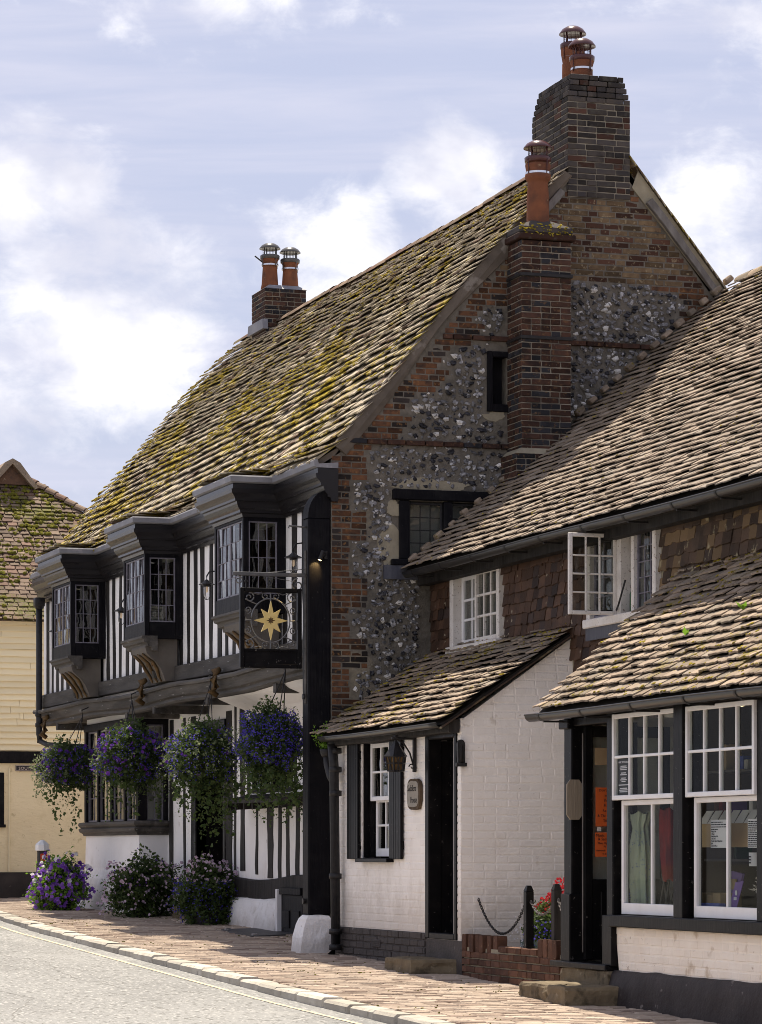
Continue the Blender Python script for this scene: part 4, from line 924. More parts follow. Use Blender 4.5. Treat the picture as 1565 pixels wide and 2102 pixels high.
glazed(w2, 'x', CX, -5.93, -5.5, 3.12, 3.84, 3, 5, M['lead_came'], M['glass'], .022, .012, .03, 'casement', None, False, .012)
m = MB(); m.tube([(CX-.10, -5.44, 3.40), (CX-.12, -5.40, 3.28), (CX-.10, -5.28, 3.19), (CX-.06, -5.14, 3.16)], .009, 6); m.tube([(CX-.07, -5.08, 3.16), (CX-.3, -5.07, 3.15)], .007, 5); part('casement_stay', m, M['iron'], w2)
m = MB(); m.loft([[(CX+.12+.02*math.sin(i*2.2), -5.24-i*.02, z) for i in range(12)] for z in (3.1, 3.9)]); m.loft([[(CX+.18+.01*math.sin(i*1.9), -5.45-i*.03, z) for i in range(17)] for z in (3.1, 3.9)]); m.loft([[(CX+.18+.01*math.sin(i*1.9), -4.5-i*.03, z) for i in range(15)] for z in (3.1, 3.9)]); part('curtain', m, M['curtain'], w2)
bt = MB(); bt.lathe([(.001, 0), (.037, .004), (.037, .17), (.014, .23), (.013, .29), (.001, .29)], (CX+.05, -5.27, 3.121), 14); solo('bottle', bt, M['bottle'], 'green glass bottle on the sill of the open cottage window', 'bottle', None, True)
m = MB(); m.prism([(-4.42, 2.93), (-6.0, 2.93), (-6.0, 3.05), (-4.42, 3.05)], 'x', CX-.065, CX-.045); part('lead_apron', m, M['dark_lead'], cot)
# roof
CP = [(.76, 3.925), (1.6, 4.62), (4.55, 7.13)]
m = MB(); m.prism([(x, z-.02) for x, z in CP]+[(8.3, 3.8), (8.0, 3.75), (4.55, 6.9), (.95, 3.86)], 'y', -11.9, -.01); crf = part('roof', m, M['dark'], cot)
CS = lambda q, y: .03*noise.noise((y*.4, q*3, 7))+.012*noise.noise((y*1.5, q*9, 2))
CT = roof_tiles(crf, CP, -11.9, .0, lambda d: .105, .165, .012, M['clay_tile'], 300, TILES, .029, .8, CS, None, .022)
clumps(crf, moss_on(CT, .13, .1, 5.0, (1, 2), .3), M['moss'], 'moss', (.012, .03), .4)
T = []
for i in range(26):
    q = (i+.5)/26; x = .8+3.7*q; z = 3.97+3.2*q+.03
    T.append(mat4((x, -.045, z), np.array((.76, 0, .65))*random.uniform(.07, .12), np.array((0, 1, 0))*.10, np.array((-.65, 0, .76))*random.uniform(.04, .07)))
pieces('verge_lump', rnd_box(5, .12, .12, .2, .12), T, M['mossy_tile'], crf, 26, 'verge_lumps')
T = []; y = -.15
while y > -11.8:
    T.append(mat4((4.58, y-.16, 7.13), (.26, 0, 0), (0, .34, 0), (0, 0, .12))); y -= .32
pieces('ridge_tile', [(half, [(2*i, 2*i+2, 2*i+3, 2*i+1) for i in range(7)]+[(0, 2, 4, 6), (6, 8, 10, 12), (0, 6, 12, 14), (1, 3, 5, 7), (7, 9, 11, 13), (1, 7, 13, 15)])], T, M['mossy_tile'], crf, 40, 'ridge', None, True)
def gutter_run(parent, x, z, y0, y1, r=.055, step=.95, mat='gutter', clips=True):
    m = MB(); sec = []
    for i in range(9):
        a = math.pi+math.pi*i/8; sec.append((math.cos(a)*r, math.sin(a)*r))
    for i in range(9):
        a = 2*math.pi-math.pi*i/8; sec.append((math.cos(a)*(r-.006), math.sin(a)*(r-.006)+.004))
    m.loft([[(x+a, y, z+b+.006*math.sin(y*1.1)) for a, b in sec] for y in np.linspace(y0, y1, 16)], True, True)
    m.tube([(x-r, y, z+.002+.006*math.sin(y*1.1)) for y in np.linspace(y0, y1, 16)], .007, 6)
    g = part('gutter', m, M[mat], parent, None, None, True)
    if clips:
        y = y0-.3
        while y > y1:
            zz = z+.006*math.sin(y*1.1); k = MB()
            k.loft([[(x+math.cos(math.pi+math.pi*i/8)*(r+.005), yy, zz+math.sin(math.pi+math.pi*i/8)*(r+.005)) for i in range(9)] for yy in (y-.018, y+.018)]); k.box(x, x+r+.16, y-.012, y+.012, zz-r-.012, zz-r+.004); y -= step*random.uniform(.9, 1.1); part('gutter_bracket', k, M['iron'], g)
    return g
gutter_run(cot, .75, 3.895, -.22, -11.9, .055)
m = MB(); m.box(.93, 1.05, -11.9, -.02, 3.78, 3.93); part('eaves_board', m, M['old_timber'], cot)

# ------------------------------------------------------------------ white painted brick lean-to
lt = thing('lean_to_house', 'white painted brick lean-to with black door and mossy tiled roof beside the pub', 'house', (.5, -2, 0))
m = MB(); m.wall([(-.02, -.15), (-3.94, -.2), (-3.94, 2.24), (-.02, 2.24)], [[(-1.02, .96), (-1.99, .96), (-1.99, 2.13), (-1.02, 2.13)], [(-3.0, .22), (-3.82, .22), (-3.82, 2.10), (-3.0, 2.10)]], 'x', .008, .2)
lw = part('front_wall', m, M['white_brick'], lt)
rows = []; z = .27
while z < 2.2:
    ivs = [(.02, 2.98), (3.84, 3.95)]
    if .90 < z+.03 < 2.15: ivs = [(.02, 1.0), (2.01, 2.98), (3.84, 3.95)]
    if z+.06 > 2.13: ivs = [(.02, 3.95)]
    rows.append((z, ivs)); z += .073
T = lay_bricks((.008, 0, 0), (0, -1, 0), (0, 0, 1), (-1, 0, 0), rows, .073, .225, .012, .003, .02, .0012)
pieces('brick', BRICKS, T, M['white_brick'], lw, 110, 'brickwork')
m = MB(); m.wall([(.21, -.2), (1.13, -.2), (1.13, 3.02), (.01, 2.22), (.01, -.2)], [], 'y', -3.942, .2); sw = part('side_wall', m, M['white_brick'], lt)
rows = []; z = .19; r = 0
while z < 3.0:
    xl = max(.01, (z+.06-2.22)/.72+.01); rows.append((z, [(xl, 1.12)])); z += .073
T = lay_bricks((0, -3.942, 0), (1, 0, 0), (0, 0, 1), (0, -1, 0), rows, .073, .225, .010, .003, .02, .0012)
pieces('brick', BRICKS, T, M['white_brick'], sw, 180, 'brickwork')
m = MB(); m.box(.9, .95, -3.7, -.05, 0, 2.3); m.box(.22, .9, -.06, -.04, 0, 2.3); m.box(.22, .9, -3.74, -3.72, 0, 2.3); m.box(.22, .9, -3.7, -.05, 2.2, 2.22); part('interior', m, M['brown_room'], lt)
# plinth of grey painted brick
m = MB(); m.box(.0, .1, -3.0, -.1, -.25, .268); m.box(-.002, .19, -4.0, -3.0, -.3, .215); pl = part('plinth', m, M['grey_plinth'], lt)
rows = [(z, [(.1, 2.99)]) for z in (-.14, -.072, -.004, .064, .132, .2)]
pieces('plinth_brick', BRICKS, lay_bricks((0, 0, 0), (0, -1, 0), (0, 0, 1), (-1, 0, 0), rows, .068, .225, .012, .012, .03, .004), M['grey_plinth'], pl, 70, 'plinth_brickwork')
m = MB(); m.box(-.02, .02, -1.66, -1.42, .09, .17, .004)
for i in range(4): m.box(-.026, -.018, -1.65, -1.43, .098+i*.018, .106+i*.018)
part('air_brick', m, M['grey_plinth'], lt)
# sash window with plank shutters
m = MB(); m.box(.02, .2, -1.04, -1.01, .97, 2.13); m.box(.02, .2, -2.0, -1.97, .97, 2.13); m.box(-.02, .2, -2.0, -1.01, 2.10, 2.18); m.box(-.07, .1, -2.02, -1.02, .925, .965, .006); m.box(.08, .19, -1.10, -1.04, .97, 2.1); part('window_case', m, M['gloss_black'], lt)
glazed(lt, 'x', .09, -1.95, -1.09, 1.53, 2.10, 3, 2, M['white_paint'], M['glass'], .045, .022, .04, 'upper_sash')
glazed(lt, 'x', .135, -1.95, -1.13, .98, 1.56, 3, 2, M['white_paint'], M['glass'], .045, .022, .04, 'lower_sash', bot=.08)
for ya in (-.64, -1.99):
    m = MB()
    for i in range(5): m.box(-.035, -.008, ya-.072*i-.070, ya-.072*i, .955, 2.155, .006)
    m.box(-.008, .006, ya-.35, ya-.01, 1.05, 1.13); m.box(-.008, .006, ya-.35, ya-.01, 1.95, 2.03)
    part('shutter', m, M['gloss_black'], lt)
lb = MB(); lb.lathe([(.001, .0), (.03, .02), (.035, .05), (.012, .09), (.001, .09)], (.4, -1.6, 2.0), 12); part('ceiling_lamp', lb, M['shop_lamp'], lt)
# doorway
m = MB(); m.box(-.012, .12, -3.10, -2.995, .22, 2.18, .008); m.box(.12, .24, -3.09, -3.03, .25, 2.06); m.box(-.01, .1, -3.86, -3.80, .22, 2.12, .006); m.box(-.015, .2, -3.82, -3.1, 2.07, 2.19, .01); m.box(-.01, .25, -3.8, -3.1, .22, .275, .006); part('door_frame', m, M['gloss_black'], lt)
m = MB(); m.box(.22, .26, -3.81, -3.08, .28, 2.07)
for z0, z1 in ((.4, 1.0), (1.12, 1.95)):
    for y in (-3.42, -3.76): m.box(.21, .225, y, y+.26, z0, z1, .006)
dr = part('door', m, M['gloss_black'], lt)
m = MB(); m.lathe([(.001, -.05), (.028, -.04), (.03, -.02), (.01, 0)], (.205, -3.72, 1.18), 12, 'x'); part('door_knob', m, M['steel'], dr, None, None, True)
# roof
m = MB(); m.prism([(-.2, 2.18), (1.13, 3.08), (1.13, 3.045), (-.16, 2.17)], 'y', -3.99, -.02); lrf = part('roof', m, M['dark'], lt)
LS = lambda q, y: .02*noise.noise((y*.8, q*3, 17))
LT = roof_tiles(lrf, LR, -4.03, -.0, lambda d: .112, .18, .014, M['mossy_tile'], 290, ROUGH_TILES, .030, 1.3, LS, None, .022)
clumps(lrf, moss_on(LT, .75, .05, 3.0, (1, 4), .45), M['moss'], 'moss', (.014, .04), .45)
T = [mat4((-.15+.105*i, -3.985, 2.185+.0711*i), np.array((.825, 0, .56))*.14, np.array((0, 1, 0))*.09, np.array((-.56, 0, .825))*.014) for i in range(13)]
pieces('undercloak_tile', rnd_box(4, .04, .06, .2, .04), T, M['old_hung_tile'], lrf, 14, 'undercloak')
gl_ = gutter_run(lt, -.20, 2.185, -.35, -3.98, .045, 1.3, 'gutter', False)
m = MB(); m.beam((-.06, -.1, 2.15), (-.06, -3.96, 2.17), .12, .10, (-1, 0, 0), 10, .006); part('eaves_board', m, M['old_timber'], lt)
# downpipe beside the pub post
m = MB(); m.tube([(-.12, -.42, 2.12), (-.10, -.42, 1.9), (-.08, -.42, .1), (-.12, -.42, -.02)], .05, 12)
for z in (2.05, 1.86, 1.62, .78, .22, .06): m.lathe([(.05, -.03), (.066, -.026), (.066, .026), (.05, .03)], (-.085, -.42, z), 12)
m.tube([(-.09, -.42, 1.72), (-.10, -.30, 1.80), (-.10, -.20, 1.92), (-.10, -.17, 2.02)], .042, 10)
m.lathe([(.04, 0), (.06, .02), (.075, .08), (.07, .085)], (-.10, -.17, 1.99), 12); part('drainpipe', m, M['iron'], lt, None, None, True)

# ------------------------------------------------------------------ the shop
shop = thing('shop', 'single storey shop with two white sash windows under a mossy tiled roof', 'shop', (.5, -8.6, 0))
m = MB(); m.prism([(-7.63, -.4), (-11.5, -.4), (-11.5, .075), (-7.63, .075)], 'x', -.022, .2)
secs = []
for i in range(33):
    y = -7.66-3.9*i/32; n = noise.noise((y*3, 0, 5))*.03
    secs.append([(-.10+n, y, -.45), (-.085+n*1.4, y, -.2), (-.07+noise.noise((y*6, 2, 5))*.025, y, -.05), (-.05, y, .05), (-.02, y, .085+n*.5), (.05, y, .085), (.05, y, -.45)])
m.loft(secs, True, True); part('plinth', m, M['dark_plinth'], shop, None, None, True)
m = MB(); m.loft([[(.0, -7.72, .06), (.0, -11.5, .06), (.2, -11.5, .06), (.2, -7.72, .06)], [(.0, -7.64, .43), (.0, -11.5, .43), (.2, -11.5, .43), (.2, -7.64, .43)]], True, True); sfw = part('front_wall', m, M['cream_brick'], shop)
rows = [(.085+.069*i, [(7.72-.014*i, 11.45)]) for i in range(5)]
pieces('brick', BRICKS, lay_bricks((0, 0, 0), (0, -1, 0), (0, 0, 1), (-1, 0, 0), rows, .069, .225, .011, .003, .02, .0012), M['cream_brick'], sfw, 75, 'brickwork')
m = MB(); m.box(.2, 1.09, -6.62, -6.50, -.2, 2.15); m.prism([(.0, -.5), (1.09, -.5), (1.09, 3.3), (.0, 2.3)], 'y', -11.62, -11.56); part('side_wall', m, M['white_brick'], shop)
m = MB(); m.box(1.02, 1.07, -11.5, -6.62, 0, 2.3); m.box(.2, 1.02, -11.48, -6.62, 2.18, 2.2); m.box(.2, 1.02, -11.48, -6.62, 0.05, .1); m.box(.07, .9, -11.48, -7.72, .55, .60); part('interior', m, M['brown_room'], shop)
# black frame
m = MB(); m.box(-.02, .12, -6.74, -6.57, .12, 2.16, .008); m.box(-.045, .12, -6.76, -6.555, .12, .68, .008); m.box(-.02, .12, -7.63, -7.50, .11, 2.14, .008); m.box(-.05, .1, -7.67, -7.48, .11, .52, .006)
m.box(-.055, .11, -9.09, -8.915, .52, 2.16, .008); m.box(-.015, .11, -10.5, -10.32, .52, 2.16, .008); m.box(.02, .12, -11.5, -10.5, .52, 2.14, .008)
m.box(-.03, .12, -11.5, -6.55, 2.13, 2.20, .006); m.box(-.07, .13, -11.5, -7.66, .43, .525, .008); m.box(-.062, .02, -6.76, -6.55, 2.04, 2.12, .008)
m.box(-.09, .14, -7.64, -6.42, .075, .125, .008); m.box(.1, .14, -6.79, -6.74, .13, 2.12); m.box(-.012, .10, -7.5, -6.74, 2.06, 2.125, .006)
part('shop_frame', m, M['gloss_black'], shop)
sd_ = MB(); sd_.box(.15, .19, -7.64, -7.50, .13, 2.06)
part('door_jamb', sd_, M['gloss_black'], shop)
sd_ = MB(); dy = -6.84                                   # the door stands open, swung back against the left side
sd_.box(.06, .13, dy, dy+.04, .14, 2.06, .004); sd_.box(.74, .82, dy, dy+.04, .14, 2.06, .004); sd_.box(.13, .74, dy+.002, dy+.038, 1.97, 2.06); sd_.box(.13, .74, dy+.002, dy+.038, .14, .80); sd_.box(.20, .68, dy-.006, dy+.01, .25, .70, .006)
dr = part('door', sd_, M['gloss_black'], shop)
m = MB(); m.box(.13, .74, dy+.018, dy+.022, .80, 1.97); part('pane', m, M['shop_glass'], dr)
m = MB(); m.tube([(.05, -6.815, .2), (.05, -6.815, 2.0)], .006, 5); part('worn_edge', m, M['rafter'], dr)
glazed(shop, 'x', -.012, -8.912, -7.645, 1.435, 2.12, 4, 2, M['white_paint'], M['shop_glass'], .038, .023, .045, 'upper_sash')
glazed(shop, 'x', .04, -8.90, -7.72, .53, 1.435, 2, 1, M['white_paint'], M['shop_glass'], .042, .028, .045, 'lower_sash', bot=.09)
glazed(shop, 'x', -.012, -10.318, -9.093, 1.435, 2.12, 4, 2, M['white_paint'], M['shop_glass'], .038, .023, .045, 'upper_sash')
glazed(shop, 'x', .04, -10.31, -9.14, .53, 1.435, 2, 1, M['white_paint'], M['shop_glass'], .042, .028, .045, 'lower_sash', bot=.09)
m = MB(); m.prism([(-.2, 2.17), (1.13, 3.38), (1.13, 3.28), (-.02, 2.14)], 'y', -11.6, -6.42); srf = part('roof', m, M['dark'], shop)
SS = lambda q, y: .022*noise.noise((y*.7, q*3, 27))
ST = roof_tiles(srf, SR, -11.6, -6.38, lambda d: .102, .172, .014, M['mossy_tile'], 300, ROUGH_TILES, .030, 1.25, SS, None, .022)
clumps(srf, moss_on(ST, .6, .08, 8.0, (1, 4), .35), M['moss'], 'moss', (.014, .036), .45)
gutter_run(shop, -.235, 2.165, -6.36, -11.6, .055, .95)
for k, (x, y, z, n) in enumerate(((.42, -9.15, 2.85, 9), (.30, -8.35, 2.70, 5))):
    m = MB()
    for i in range(n):
        a = random.uniform(0, 6.28); l = random.uniform(.05, .11); t = Vector((math.cos(a)*.5-.2, math.sin(a)*.6, .75)).normalized(); s = t.cross(Vector((0, 0, 1))).normalized()*l*.22; p = Vector((x, y, z))
        m.add([p, p+t*l*.5+s, p+t*l, p+t*l*.5-s], [(0, 1, 2, 3)])
    solo('weed', m, M['bright_leaf'], ('larger bright green weed growing among the shop roof tiles', 'smaller green weed lower down on the shop roof tiles')[k], 'weed')

# ------------------------------------------------------------------ the cream house across the end of the street
yh = thing('cream_house', 'cream weatherboarded house with mossy red hipped roof at the end of the street', 'house', (1.16, 24, .2))
YY = 19.0; HX0, HX1 = -2.6, 4.9
m = MB(); m.box(HX0, HX1, YY, 29, .70, 4.76); part('wall', m, M['cream_wall'], yh)
m = MB(); m.box(HX0-.05, HX1+.05, YY-.06, 29, .0, .705); part('plinth', m, M['dark_plinth'], yh)
m = MB(); m.box(HX0, HX1, YY-.05, YY, 2.45, 2.64, .01); part('string_course', m, M['black_paint'], yh)
for i in range(21):
  z = 2.65+i*.101; cuts = [HX0]+sorted(random.uniform(HX0+.6, HX1-.6) for _ in range(3))+[HX1]
  for xa, xb in zip(cuts, cuts[1:]):
    if xb-xa < .25: xa, xb = xa, xb
    m = MB(); secs = []; dz_ = random.uniform(-.006, .006)
    for q in range(7):
        x = xa+.002+(xb-xa-.005)*q/6; w = .016*noise.noise((x*1.5, i*3.3, 0))+dz_; secs.append([(x, YY-.045, z+w), (x, YY-.045, z+.012+w), (x, YY-.012, z+.112+w), (x, YY-.002, z+.112+w), (x, YY-.002, z+w)])
    m.loft(secs, True, True); part('weatherboard', m, M['cream_board'], yh)
m = MB(); m.box(HX0, HX1, YY-.06, YY+.02, 4.66, 4.82); part('eaves_plate', m, M['cream_wall'], yh)
m = MB(); m.tube([(.53, YY-.02, 2.42), (.50, YY-.02, 2.36), (.495, YY-.02, .72)], .011, 5); part('cable', m, M['cream_board'], yh)
for x in (-.35,):
    m = MB(); m.box(x-.75, .42, YY-.03, YY+.02, 1.46, 2.30, .01); m.box(x-.8, .44, YY-.06, YY, 1.42, 1.47, .006); part('window', m, M['black_paint'], yh)
m = MB(); m.prism([(2.02, 1.65), (2.35, 1.65), (2.35, 1.72), (2.18, 1.98), (2.02, 2.2)], 'y', YY-.22, YY); part('wall_bracket', m, M['cream_wall'], yh)
AX, AY, AZ = 1.12, 22.0, 7.50
m = MB(); e = 4.72
m.add([(HX0-.2, YY-.2, e), (HX1+.2, YY-.2, e), (AX, AY, AZ), (HX1+.2, 29.2, e), (HX0-.2, 29.2, e), (AX, 26.5, AZ)], [(0, 1, 2), (1, 3, 5, 2), (3, 4, 5), (4, 0, 2, 5), (0, 4, 3, 1)]); yr = part('roof', m, M['red_tile'], yh)
T = []; up = Vector((0, AY-YY+.2, AZ-e)); Ls = up.length; up.normalize(); nr = Vector((0, -up.z, up.y)); d = 0; r = 0; hw0 = (HX1-HX0+.4)/2
while d < Ls-.12:
    hw = hw0*(1-d/Ls); x = AX-hw-random.uniform(0, .17)
    while x < AX+hw:
        if x > -.8:
            li = .03*random.uniform(.85, 1.2); u2 = (up-nr*(li/.14)).normalized(); p = Vector((x, YY-.2, e))+up*d+nr*li; T.append(mat4(p, np.array((1, 0, 0))*.165*random.uniform(.9, 1.0), u2*.14, (np.array(nr))*.012*random.uniform(.8, 1.3)))
        x += .172
    d += .112; r += 1
pieces('tile', TILES, T, M['red_tile'], yr, 260, 'tiling', lambda p: 1 if project(p)[0] < 230 else .01)
clumps(yr, moss_on(T, .8, -.05, 12.0, (2, 8), .4), M['green_moss'], 'moss', (.03, .085), .6)
T = []
for i in range(24):
    q = .05+.86*i/24; p = Vector((AX+hw0*q, AY+(YY-.2-AY)*q, AZ+(e-AZ)*q+.03)); a = Vector((hw0, YY-.2-AY, e-AZ)).normalized()
    s = a.cross(Vector((0, 0, 1))).normalized(); n = s.cross(a); T.append(mat4(p, np.array(s)*.20, np.array((a+n*.25).normalized())*.19, np.array(n)*.12))
pieces('hip_tile', [(half, [(2*i, 2*i+2, 2*i+3, 2*i+1) for i in range(7)]+[(0, 2, 4, 6), (6, 8, 10, 12), (0, 6, 12, 14), (1, 3, 5, 7), (7, 9, 11, 13), (1, 7, 13, 15)])], T, M['red_tile'], yr, 24, 'hip')
gx, gy, gzz = AX-.05, AY-.42, AZ-.28
m = MB(); m.prism([(gx-.32, gzz), (gx+.32, gzz), (gx, gzz+.34)], 'y', gy, gy+.6); part('gablet', m, M['hung_tile'], yr)
m = MB(); m.loft([[(gx-.44, y, gzz-.05), (gx-.13, y, gzz+.36), (gx, y, gzz+.43), (gx+.13, y, gzz+.36), (gx+.44, y, gzz-.05), (gx+.38, y, gzz-.08), (gx, y, gzz+.34), (gx-.38, y, gzz-.08)] for y in (gy-.1, gy+4)], True, True); part('gablet_roof', m, M['mossy_tile'], yr)
sg = thing('street_sign', 'small black street name plate with pale letters on the cream wall', 'street sign', (.95, YY-.02, 2.35))
m = MB(); m.box(.605, 1.20, YY-.022, YY-.004, 2.325, 2.418, .004); part('plate', m, M['black_card'], sg)
m = MB()
for z in (2.327, 2.409): m.box(.61, 1.195, YY-.026, YY-.021, z, z+.006)
for x in (.607, 1.189): m.box(x, x+.006, YY-.025, YY-.021, 2.33, 2.41)
part('border', m, M['pale_pink'], sg)
text('SOUTH', .066, M['pale_pink'], sg, (.652, YY-.023, 2.348), 'y', squash=1.12, depth=.0015)

# ------------------------------------------------------------------ ground, road, pavement, kerb
def strip(name, xs, ys, mat, dz=0, kind='structure', label=None, zf=None):
    m = MB(); secs = []
    for y in ys: secs.append([(x(y) if callable(x) else x, y, (zf or gz)(-5, y)+dz) for x in xs])
    m.loft(secs); o = part(name, m, mat, None, None, kind); return o
def kx(y):                                             # kerb line, gently curving
    return -2.14+.03*max(0, y+6)+ (.035*max(0, y-6)) if y < 12 else -2.14+.54+.21-.55*(y-12)
YS = [-60, -45]+[-36+i*1.0 for i in range(56)]+[24, 40, 80, 160]
m = MB(); m.add([(-900, -900, -2.2), (900, -900, -2.2), (900, 1500, -.1), (-900, 1500, -.1)], [(0, 1, 2, 3)]); part('ground', m, M['ground'], None, None, 'structure')
road = strip('road', [-17, -9.5, -7, -4.5, lambda y: kx(y)-.02], YS, M['asphalt'], -.065)
m = MB()
for (o1, w) in ((.30, .05), (.45, .05)):
    secs = []
    ys = np.linspace(-14, 12, 60) if o1 < .4 else np.linspace(7.4, 12.5, 20)
    for y in ys: secs.append([(kx(y)-o1+(.0), y, gz(-5, y)-.061), (kx(y)-o1+w, y, gz(-5, y)-.061)])
    k = MB(); k.loft(secs); part('yellow_line', k, M['yellow_line'], road)
m = MB(); secs = []
for y in YS:
    if -40 < y < 25: secs.append([(kx(y)+.12, y, gz(-5, y)-.012), (-.3, y, gz(-.3, y)-.012), (0.0, y, gz(0, y)-.012), (1.0, y, gz(1, y)-.012), (1.6, y, gz(1, y)-.012)])
m.loft(secs); pave = part('pavement', m, M['paver_bed'], None, None, 'structure')
T = []; y = -13.0
while y < 18.9:
    x = kx(y)+.13+random.uniform(0, .1); xe = (.0 if y < .1 else .62) if y < 13 else 4.8
    if y < -7.6: xe = -.06
    while x < xe:
        l = random.uniform(.20, .225); w = .105; zc = gz((x+l/2) if y > -1 else 0, y)-.022+random.uniform(-.004, .0035)-(.012 if random.random() < .03 else 0)+.006*noise.noise((x*1.3, y*1.1, 0))
        t = random.gauss(0, .012); T.append(mat4((x+l/2, y+w/2, zc), (l-.008, t*.2, random.gauss(0, .0016)), (-t*.1, w-.008, 0), (0, 0, .05))); x += l
    y += .107
grass = []
for _ in range(900):
    y = random.uniform(-11, 9); x = random.uniform(kx(y)+.15, -.05 if y < 0 else .5)
    if noise.noise((x*1.4, y*.8, 3)) < .12: continue
    grass.append(((x, round(y/.107)*.107-.05, gz(x if y > -1 else 0, y)+.002), (0, 0, 1)))
clumps(pave, grass, M['green_moss'], 'joint_moss', (.008, .022), .6)
for k, pts in enumerate((((-5.2, -12), (-4.6, -9.5), (-4.9, -7.5), (-4.2, -5.2), (-4.4, -3)), ((-6.5, -6), (-5.8, -3), (-6.1, 0), (-5.6, 3)), ((-3.1, -4.5), (-3.3, -2.5), (-3.0, -.2), (-3.3, 2.2)))):
    P_ = []
    for (a, b) in zip(pts, pts[1:]):
        for i in range(8): q = i/8; P_.append((a[0]+(b[0]-a[0])*q+random.uniform(-.05, .05), a[1]+(b[1]-a[1])*q))
    m = MB(); m.loft([[(x-.003-.003*random.random(), y, gz(-5, y)-.0635), (x+.003+.003*random.random(), y, gz(-5, y)-.0635)] for x, y in P_]); part('crack', m, M['crack'], road)
pieces('paving_brick', BRICKS, T, M['paver'], pave, 300, 'paving')
T = []; y = -14.0
while y < 11.9:
    l = random.uniform(.55, .95); ym = y+l/2; sl = (kx(ym+.3)-kx(ym-.3))/.6
    T.append(mat4((kx(ym)+.055+random.uniform(-.008, .008), ym, gz(-5, ym)-.075+random.uniform(-.005, .006)), (.19, 0, 0), (sl*l, l-.015, .0235*l), (0, 0, .17))); y += l
pieces('kerb_stone', rnd_box(6, .12, .03, .12, .03), T, M['kerb'], pave, 60, 'kerb_stones')
hz = thing('cellar_hatch', 'flat dark steel cellar hatch in the brick pavement near the white post stone', 'hatch', (.4, 3.9, .1))
m = MB(); m.add([(x, y, gz(min(x, .6), y)+d) for d in (.012, -.02) for x, y in ((.10, 4.65), (.03, 3.1), (.60, 3.2), (.62, 4.7))], [(0, 1, 2, 3), (4, 5, 6, 7), (0, 1, 5, 4), (1, 2, 6, 5), (2, 3, 7, 6), (3, 0, 4, 7)]); part('plate', m, M['hatch'], hz)
m = MB(); m.box(.08, .14, 3.2, 3.28, gz(.1, 3.2)+.01, gz(.1, 3.2)+.03); m.box(.12, .18, 4.5, 4.58, gz(.1, 4.5)+.01, gz(.1, 4.5)+.03); part('lug', m, M['steel'], hz)
# worn stone doorsteps
def step(name, pts, z0, z1, label, seed, mat='step_stone'):
    n = 9; m = MB(); P = [Vector((*p, 0)) for p in pts]; ring = []
    for i in range(len(P)):
        a, b = P[i], P[(i+1) % len(P)]
        for k in range(n): ring.append(a.lerp(b, k/n))
    c = sum(P, Vector())/len(P); secs = []
    for q, (z, s) in enumerate(((z0-.1, 1.0), (z0+(z1-z0)*.3, 1.01), (z0+(z1-z0)*.62, 1.0), (z1-.03, 1.005), (z1-.006, .98), (z1, .93), (z1-.004, .5), (z1-.006, .02))):
        row = []
        for p in ring:
            d = (p-c)*s; k = noise.noise(Vector((p.x*6+seed, p.y*6, z*14)))*.022; dn = d.normalized() if d.length > 1e-4 else d
            row.append((c.x+d.x+dn.x*k*(s > .9), c.y+d.y+dn.y*k*(s > .9), z+(noise.noise(Vector((p.x*4, p.y*4, seed)))*.012 if q > 2 else 0)))
        secs.append(row)
    m.loft(secs, True, True); return solo(name, m, M[mat], label, 'doorstep')
step('doorstep', [(-.36, -2.86), (-.40, -3.74), (.02, -3.86), (.02, -2.9)], -.12, .045, 'worn stone step below the black lean-to door', 2.)
step('doorstep', [(-.47, -6.72), (-.50, -7.82), (-.06, -7.9), (-.06, -6.7)], -.22, -.035, 'large worn stone step in front of the shop door', 5.)
step('doorstep', [(-.07, -6.62), (-.075, -7.66), (.12, -7.70), (.12, -6.62)], -.1, .075, 'narrow upper stone step right under the shop threshold', 9.)
step('doorstep', [(.34, 6.55), (.34, 7.85), (.68, 7.9), (.68, 6.5)], .12, .34, 'stone doorstep at the pub door between the two planters', 12.)
# ------------------------------------------------------------------ post, sign and lamps
ps = thing('sign_post', 'tall black timber corner post standing on a rough white stone block', 'post', (-.12, .1, 0))
m = MB(); m.box(-.245, -.002, .002, .21, .38, 4.45, .014)
secs = []
for i in range(9):
    a = i/8*math.pi/2; secs.append([(-.245+.19*(1-math.cos(a)), .004, 4.45+.28*math.sin(a)), (-.004, .004, 4.45+.28*math.sin(a)), (-.004, .208, 4.45+.28*math.sin(a)), (-.245+.19*(1-math.cos(a)), .208, 4.45+.28*math.sin(a))])
m.loft(secs, True, True); part('post', m, M['black_paint'], ps)
m = MB(); m.box(-.253, -.243, .06, .13, 2.55, 4.12, .002)
for i in range(7): m.lathe([(.012, -.258), (.012, -.25)], (0, .095, 2.65+i*.23), 8, 'x')
part('iron_strap', m, M['grey_timber'], ps)
m = MB(); secs = []
N_ = 28
for q, (z, hx0, hx1, hy0, hy1) in enumerate(((-.06, -.37, .005, -.12, .26), (.0, -.36, .0, -.11, .25), (.15, -.34, .0, -.10, .24), (.28, -.31, -.002, -.09, .23), (.34, -.285, -.01, -.075, .22), (.375, -.25, -.03, -.05, .2), (.385, -.16, -.1, .03, .12))):
    row = []
    for k in range(N_):
        s = k/N_*4; e = int(s); f = s-e; c = [(hx0, hy0), (hx1, hy0), (hx1, hy1), (hx0, hy1)]; a, b = c[e], c[(e+1) % 4]
        x, y = a[0]+(b[0]-a[0])*f, a[1]+(b[1]-a[1])*f; n = noise.noise((x*9, y*9, z*9))*.018; row.append((x+n, y+n*.8, z+noise.noise((x*7, y*7, 3))*.012*(q > 1)))
    secs.append(row)
